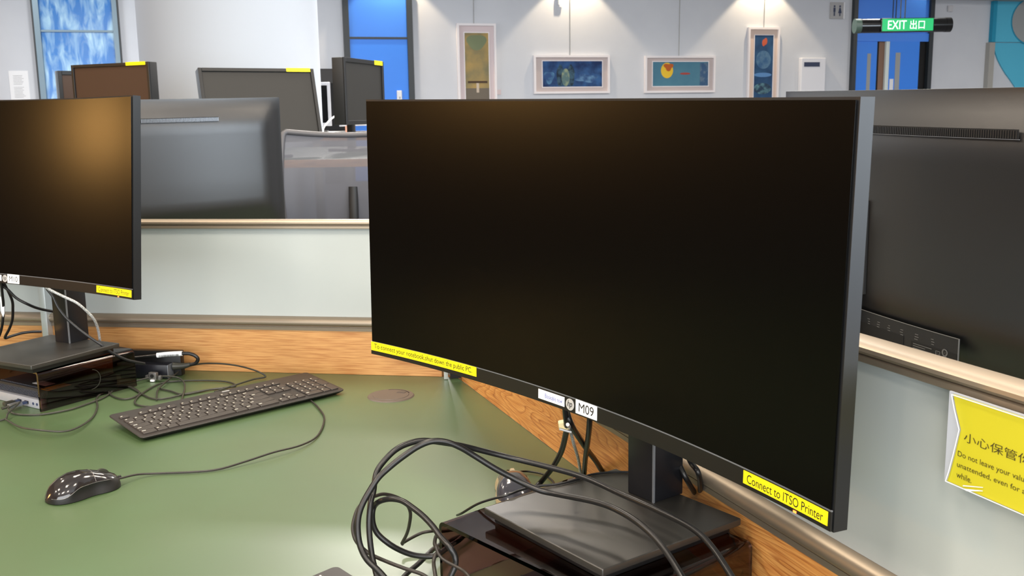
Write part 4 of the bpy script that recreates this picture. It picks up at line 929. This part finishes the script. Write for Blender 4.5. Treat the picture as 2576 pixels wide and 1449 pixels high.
tube('cord', [(-.738, 2.220, Z0 + .027), (-.722, 2.218, Z0 + .031), (-.716, 2.216, Z0 + .043), (-.730, 2.214, Z0 + .0535), (-.755, 2.212, Z0 + .0555), (-.80, 2.212, Z0 + .052), (-.86, 2.22, Z0 + .045)], .0042, M_cable, t)
bl = tube('barcode_sleeve', [(-.806, 2.2115, Z0 + .0522), (-.78, 2.2115, Z0 + .0545), (-.749, 2.2122, Z0 + .0556)], .0056, M_white, t, n=16)
bm = bmesh.new()
for i in range(16):
    w = random.choice((.0006, .0012, .0009)); BX(bm, (-.799 + i * .0028, 2.2055, Z0 + .0515 + .00012 * i), (w, .0006, .0052), None)
finish('barcode_bars', bm, M_ink, bl, 0); done()
tag(box('power_strip', (-.84, 2.2565 - .012, Z0 + .0295), (.17, .018, .057), M_bezel, None, Matrix.Translation((-.84, 2.2445, 0)) @ Matrix.Rotation(R(-9), 4, 'Z') @ Matrix.Translation((.84, -2.2445, 0)), .002), 'flat dark strip standing against the oak panel behind the adapter', 'power strip')
t = root('cable_lock', 'small steel cable lock in front of the black adapter', 'cable lock', (-.806, 2.180, Z0), R(-15)); B = CTX[0]
bm = bmesh.new(); BX(bm, (0, 0, .0125), (.019, .010, .017), B, .0015); finish('lock_body', bm, M_steel, t)
bm = bmesh.new(); CYL(bm, (0, 0, 0), .0042, .002, B @ Matrix.Translation((0, -.0058, .0135)) @ Matrix.Rotation(PI / 2, 4, 'X'), 20); finish('keyhole', bm, M_dark, t)
for s in (-1, 1):
    bm = bmesh.new(); BX(bm, (s * .0135, .001, .012), (.007, .008, .010), B @ Matrix.Rotation(R(12 * s), 4, 'Y'), .001); finish('jaw', bm, M_steel, t)
bm = bmesh.new(); BX(bm, (0.001, -.006, .0035), (.009, .007, .0045), B, .001); finish('white_tip', bm, M_white, t); done()

# ------------------------------------------------------------ stations on the raised floor
def flat_monitor(label, c, yaw, W, H, top, tilt=0, T=.045, scr=None, rim=.018, sticker=True, desk_z=1.14, roll=0, body=None, name='flat_monitor', group='flat monitors on the raised floor'):
    """c: centre of the screen plane (x, y); top: height of the top edge"""
    t = root(name, label, 'monitor', (c[0], c[1], desk_z), yaw, group); B = CTX[0]
    M = Matrix.Translation((c[0], c[1], top - H / 2)) @ Matrix.Rotation(yaw, 4, 'Z') @ Matrix.Rotation(-tilt, 4, 'X') @ Matrix.Rotation(roll, 4, 'Y')
    body = body or M_case
    bm = bmesh.new(); BX(bm, (0, T / 2, 0), (W, T, H), M, .004); finish('housing', bm, body, t)
    bm = bmesh.new()
    for cx, cz, w, h in ((-W / 2 + rim / 2, 0, rim, H), (W / 2 - rim / 2, 0, rim, H), (0, H / 2 - rim / 2, W - 2 * rim, rim), (0, -H / 2 + rim / 2, W - 2 * rim, rim)):
        BX(bm, (cx, -.004, cz), (w, .010, h), M, .0015, 1)
    finish('bezel', bm, body if body is not M_case else M_caseside, t)
    bm = bmesh.new(); BX(bm, (0, -.0006, 0), (W - 2 * rim, .001, H - 2 * rim), M); finish('screen', bm, scr or M_screen_far, t)
    if sticker:
        bm = bmesh.new(); BX(bm, (W / 2 - .075, -.0096, H / 2 - rim / 2 + .001), (.115, .001, rim * 1.1), M); finish('yellow_label', bm, M_yel, t)
    zc = top - H / 2
    bm = bmesh.new(); BX(bm, (0, T + .025, (zc - desk_z) / 2 + .006), (.05, .03, zc - desk_z), B, .003); finish('stand_column', bm, M_col, t)
    bm = bmesh.new(); BX(bm, (0, T + .01, .008), (.24, .20, .014), B, .004); finish('stand_base', bm, M_base, t)
    done(); return t
def bar_desk(label, x0, x1, y0, y1, z, m, em, rz=0):
    t = root('tall_desk', label, 'desk', ((x0 + x1) / 2, (y0 + y1) / 2, PLAT), rz); B = CTX[0]
    w, d = x1 - x0, y1 - y0
    bm = bmesh.new(); BX(bm, (0, 0, z - PLAT - .015), (w, d, .03), B, .003); finish('desk_top', bm, m, t)
    bm = bmesh.new(); BX(bm, (0, -d / 2 - .006, z - PLAT - .016), (w, .010, .034), B, .002); finish('front_edge', bm, em, t)
    for sx in (-1, 1):
        for sy in (-1, 1):
            bm = bmesh.new(); BX(bm, (sx * (w / 2 - .05), sy * (d / 2 - .05), (z - PLAT - .03) / 2), (.05, .05, z - PLAT - .031), B, .003); finish('leg', bm, M_alud, t)
    done(); return t
bar_desk('desk on the raised floor carrying the two flat monitors with yellow labels', -3.0, -.35, 4.35, 6.3, 1.14, M_desk, M_wood)
bar_desk("white desk at the rear, carrying the silver monitors", -1.34, .6, 6.75, 8.1, 1.20, M_deskw, M_wood)
bar_desk("second white desk at the rear, mostly behind the white column", -2.3, -.4, 8.2, 9.1, 1.20, M_deskw, M_wood)
flat_monitor('flat black monitor with a brown reflection painted on its screen standing before the blue glass panel', (-1.82, 4.69), R(-24), .47, .32, 1.578, scr=M_screen_reflect, rim=.014)
flat_monitor('small dark monitor turned sideways behind the screen with the brown reflection', (-2.294, 5.745), R(40), .45, .30, 1.595, sticker=False, scr=M_screen_reflect, rim=.022)
flat_monitor('wide black monitor with a yellow label leaning back before the white column', (-1.126, 4.64), R(31), .535, .335, 1.549, tilt=R(15), rim=.016)
flat_monitor('narrow-looking black monitor turned sideways before the single blue door', (-.772, 5.456), R(75), .53, .34, 1.620, rim=.022, T=.06)
M_sil = mat('silver_case', (176, 178, 184), .4, metal=.3)
flat_monitor('silver-framed monitor half hidden by the white column', (-1.643, 8.5), R(6), .31, .36, 1.612, sticker=False, scr=M_screen, rim=.026, desk_z=1.2, body=M_sil, T=.02, group='silver monitors on the white desk')
flat_monitor('silver-framed monitor turned sideways beside the sideways black monitor', (-1.165, 7.74), R(72), .49, .34, 1.594, sticker=False, scr=M_screen, rim=.026, desk_z=1.2, body=M_sil, T=.02, group='silver monitors on the white desk')
t = root('white_cable', 'white cable curving down between the silver monitors', 'cable', (-1.32, 7.45, 1.2)); tube('cable_run', [(-1.262, 7.4, 1.335), (-1.30, 7.35, 1.30), (-1.335, 7.3, 1.25), (-1.34, 7.28, 1.206)], .006, M_white, t); done()
tag(box('paper_packet', (-1.105, 7.0, 1.232), (.05, .03, .06), mat('packet_pink', (206, 150, 132), .6), None, None, .004), 'small pinkish packet on the white desk under the sideways monitors', 'packet')

# mesh office chair between the desks
t = root('office_chair', 'grey mesh-backed office chair behind the left partition', 'chair', (-.60, 3.95, PLAT), R(3)); B = CTX[0]
m = bpy.data.materials.new('chair_mesh_grey'); m.use_nodes = True; nt = m.node_tree; b = nt.nodes['Principled BSDF']
b.inputs['Base Color'].default_value = lin((84, 86, 94)); b.inputs['Roughness'].default_value = .6
b.inputs['Base Color'].default_value = lin((84, 86, 95)); b.inputs['Alpha'].default_value = .88
def cb(x, z):   # back surface, local: x across, z up (0..1 of the back)
    return B @ Vector((x, -.20 + .05 * (1 - (x / .25) ** 2) - .03 * math.sin(PI * z), .44 + .43 * z - .018 * (1 - (x / .25) ** 2) * z))
bm = bmesh.new(); nx, nz = 20, 14
hw = lambda z: .245 + .012 * math.sin(PI * z)
g = [[bm.verts.new(cb(-hw(j / nz) + 2 * hw(j / nz) * i / nx, j / nz)) for j in range(nz + 1)] for i in range(nx + 1)]
for i in range(nx):
    for j in range(nz): bm.faces.new((g[i][j], g[i + 1][j], g[i + 1][j + 1], g[i][j + 1]))
finish('back_mesh', bm, m, t, 60)
rim = [cb(-hw(z), z) for z in [0, .25, .5, .75, .95]] + [cb(-hw(1) + .008, .995)] + [cb(x, 1) for x in (-.22, -.12, 0, .12, .22)] + [cb(hw(1) - .008, .995)] + [cb(hw(z), z) for z in [.95, .75, .5, .25, 0]] + [cb(x, 0) for x in (.15, 0, -.15)] + [cb(-hw(0), 0)]
tube('back_frame', rim, .0105, M_mesh_fr, t)

bm = bmesh.new(); BX(bm, (0, .06, .43), (.48, .46, .07), B, .025, 3); finish('seat', bm, mat('seat_black', (40, 40, 44), .9), t)
tube('spine', [B @ Vector((0, .05, .38)), B @ Vector((0, -.17, .40)), B @ Vector((0, -.19, .52)), B @ Vector((0, -.175, .66))], .018, M_case, t)
bm = bmesh.new(); CYL(bm, (0, .06, .24), .025, .32, B); finish('gas_column', bm, M_steel, t)
for i in range(5):
    a = 2 * PI * i / 5; p = Vector((.28 * math.cos(a), .06 + .28 * math.sin(a), .055))
    lg = tube('leg', [B @ Vector((0, .06, .11)), B @ Vector((p.x * .6, .06 + (p.y - .06) * .6, .09)), B @ p], .018, M_mesh_fr, t)
    bm = bmesh.new(); CYL(bm, (0, 0, 0), .0255, .03, B @ Matrix.Translation((p.x, p.y, .028)) @ Matrix.Rotation(a, 4, 'Z') @ Matrix.Rotation(PI / 2, 4, 'X'), 20); finish('caster', bm, M_dark, lg)
done()
